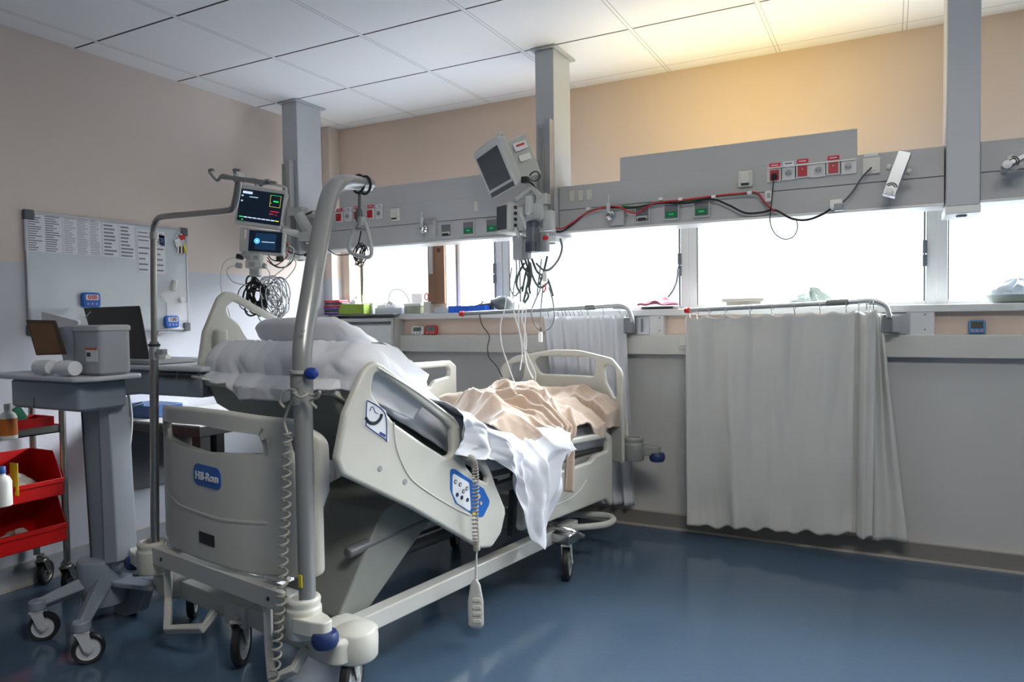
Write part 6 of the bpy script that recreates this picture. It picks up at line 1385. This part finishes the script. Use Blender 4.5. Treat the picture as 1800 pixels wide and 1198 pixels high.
a4, b4 = at(193, 742, 'y', 2.42), at(264, 742, 'y', 2.42); t = thing('storage_box', 'dark blue box on the left end of the black desk', 'box', ((a4.x + b4.x) / 2, 2.5, .76))
m = MB(); m.bb(a4.x, b4.x, 2.42, 2.62, .762, at(230, 712, 'y', 2.42).z); obj('body', m, mat('box_navy', (24, 72, 132), .45), t, world=True, bevel=.004)
m = MB(); m.tube([at(190, 706, 'y', 2.4), at(215, 722, 'y', 2.4), at(232, 712, 'y', 2.4), at(250, 706, 'y', 2.42)], .003, 6, smooth=5); o = obj('charging_cable', m, BLACK, loc=at(215, 720, 'y', 2.4)); tag(o, 'black cable lying over the dark blue box on the desk', 'cable')
m = MB(); m.tube([at(222, 716, 'y', 2.415), at(240, 713, 'y', 2.42), at(254, 710, 'y', 2.43)], .004, 6, smooth=5); o = obj('data_cable', m, mat('cable_teal', (60, 176, 150), .5), loc=at(240, 713, 'y', 2.42)); tag(o, 'teal cable lying over the dark blue box on the desk', 'cable')
m = MB(); m.box((-3.1, 2.55, .764), (.28, .20, .004), rot=.3); o = obj('paper_sheet', m, PAPER, loc=(-3.1, 2.55, .762)); tag(o, 'loose white sheet lying on the black desk behind the headboard slot', 'paper')

# ================================================================== steel trolley at the left edge
tr = thing('steel_trolley', 'stainless steel trolley with shelves at the left picture edge', 'trolley', (-3.53, 1.62, 0))
TX0, TX1, TY0, TY1 = -3.67, -3.42, 1.22, 1.95
for x_, y_ in ((TX1, TY1), (TX0, TY1), (TX1, TY0), (TX0, TY0)): obj('leg', MB().cyl((x_, y_, .15), (x_, y_, .90), .0145, seg=14), STEEL, tr, world=True)
for z_, nm in ((.765, 'upper_shelf'), (.255, 'lower_shelf')):
    m = MB(); m.bb(TX0, TX1, TY0, TY1, z_, z_ + .006); m.bb(TX1 - .003, TX1, TY0, TY1, z_, z_ + .036); m.bb(TX0, TX1, TY1 - .003, TY1, z_, z_ + .036); m.bb(TX0, TX0 + .003, TY0, TY1, z_, z_ + .036); obj(nm, m, STEEL, tr, world=True)
for x_, y_, rz in ((TX1 - .01, TY1 + .0, .5), (TX0 + .04, TY1 + .0, .6), (TX1, TY0, .3), (TX0, TY0, .2)): caster(tr, (x_ + 3.53, y_ - 1.62, 0), r=.058, wid=.028, rz=rz, mats=(STEEL, BLACK, STEEL), forkh=.16, back=.03)
RB = mat('bin_red', (190, 16, 16), .35)
def hopper(y0_, y1_, z_, h_, lab, contents):
    t = thing('red_bin', lab, 'bin', (-3.54, (y0_ + y1_) / 2, z_)); m = MB(); xf, xb_ = TX1 + .03, TX0 + .02; th = .004
    m.bb(xb_, xf, y0_, y1_, z_, z_ + th); m.bb(xb_, xb_ + th, y0_, y1_, z_, z_ + h_); m.bb(xf - th, xf, y0_, y1_, z_, z_ + h_ * .36)
    m.bb(xf - .006, xf + .008, y0_ - .003, y1_ + .003, z_ + h_ * .30, z_ + h_ * .40)
    sd = [(xb_, z_), (xf, z_), (xf, z_ + h_ * .36), (xf - .07, z_ + h_), (xb_, z_ + h_)]
    for yy in (y0_, y1_): m.prism(sd, th, Matrix.Translation((0, yy, 0)) @ XZ)
    obj('shell', m, RB, t, world=True, bevel=.0015)
    return t
hopper(1.60, 1.935, .263, .21, 'red open-front bin on the lower trolley shelf, lower of the two', 0)
hopper(1.58, 1.925, .478, .20, 'red open-front bin stacked on the other red bin on the trolley', 0)
CP = mat('clear_packets', (190, 184, 180), .3)
crumple('packet', 'clear and pale wrapped packets filling the upper red bin', 'packet', (-3.50, 1.76, .485), .055, .12, .085, 51, CP, k=1.5)
crumple('packet', 'pale packets lying in the lower red bin', 'packet', (-3.50, 1.77, .270), .055, .12, .05, 61, mat('packets_beige', (140, 124, 116), .5), k=1.3)
o = boxy('label_card', 'yellow card standing among the packets in the upper red bin', 'card', 16, 30, 812, .52, 1.72, .004, MATS['label_yellow'])
# bottles
def bottle(px, pyb, y, zb, h_, r_, body, cap, label, lab, xk=None):
    c = at(px, pyb, 'y', y); t = thing('bottle', lab, 'bottle', (c.x, y, zb)); M = Matrix.Translation((c.x, y, zb))
    m = MB(); m.lathe([(r_ * .9, 0), (r_, .004), (r_, h_ * .62), (r_ * .8, h_ * .72), (r_ * .42, h_ * .78), (r_ * .40, h_ * .84)], M, 24); obj('body', m, body, t, world=True)
    m = MB(); m.lathe([(r_ * .46, h_ * .83), (r_ * .46, h_ * .98), (r_ * .40, h_)], M, 20); obj('cap', m, cap, t, world=True)
    if label: m = MB(); m.lathe([(r_ * 1.01, h_ * .12), (r_ * 1.015, h_ * .13), (r_ * 1.015, h_ * .58), (r_ * 1.01, h_ * .59)], M, 24); obj('label', m, label, t, world=True)
bottle(15, 750, 1.70, .772, .155, .033, WHITE_P, WHITE_PL, mat('label_amber', (206, 112, 30), .5), 'white bottle with orange label on the upper trolley shelf')
bottle(2, 830, 1.66, .49, .17, .038, WHITE_P, BLUE_PL, None, 'white bottle standing left of the packets in the upper red bin')
c = at(52, 738, 'y', 1.80); t = thing('red_basket', 'small red basket with green packet on the upper trolley shelf', 'basket', (c.x, 1.83, .772))
m = MB(); m.bb(-3.60, -3.45, 1.76, 1.93, .772, .777)
for (xa_, xb2, ya_, yb_) in ((-3.60, -3.596, 1.76, 1.93), (-3.454, -3.45, 1.76, 1.93), (-3.60, -3.45, 1.76, 1.764), (-3.60, -3.45, 1.926, 1.93)): m.bb(xa_, xb2, ya_, yb_, .772, .84)
obj('shell', m, RB, t, world=True)
m = MB(); m.box((-3.52, 1.80, .85), (.02, .08, .07), rot=Matrix.Rotation(.5, 4, 'X')); o = obj('packet', m, mat('packet_green', (40, 120, 92), .5), loc=(-3.52, 1.8, .85), bevel=.003); tag(o, 'green packet leaning in the small red basket', 'packet')
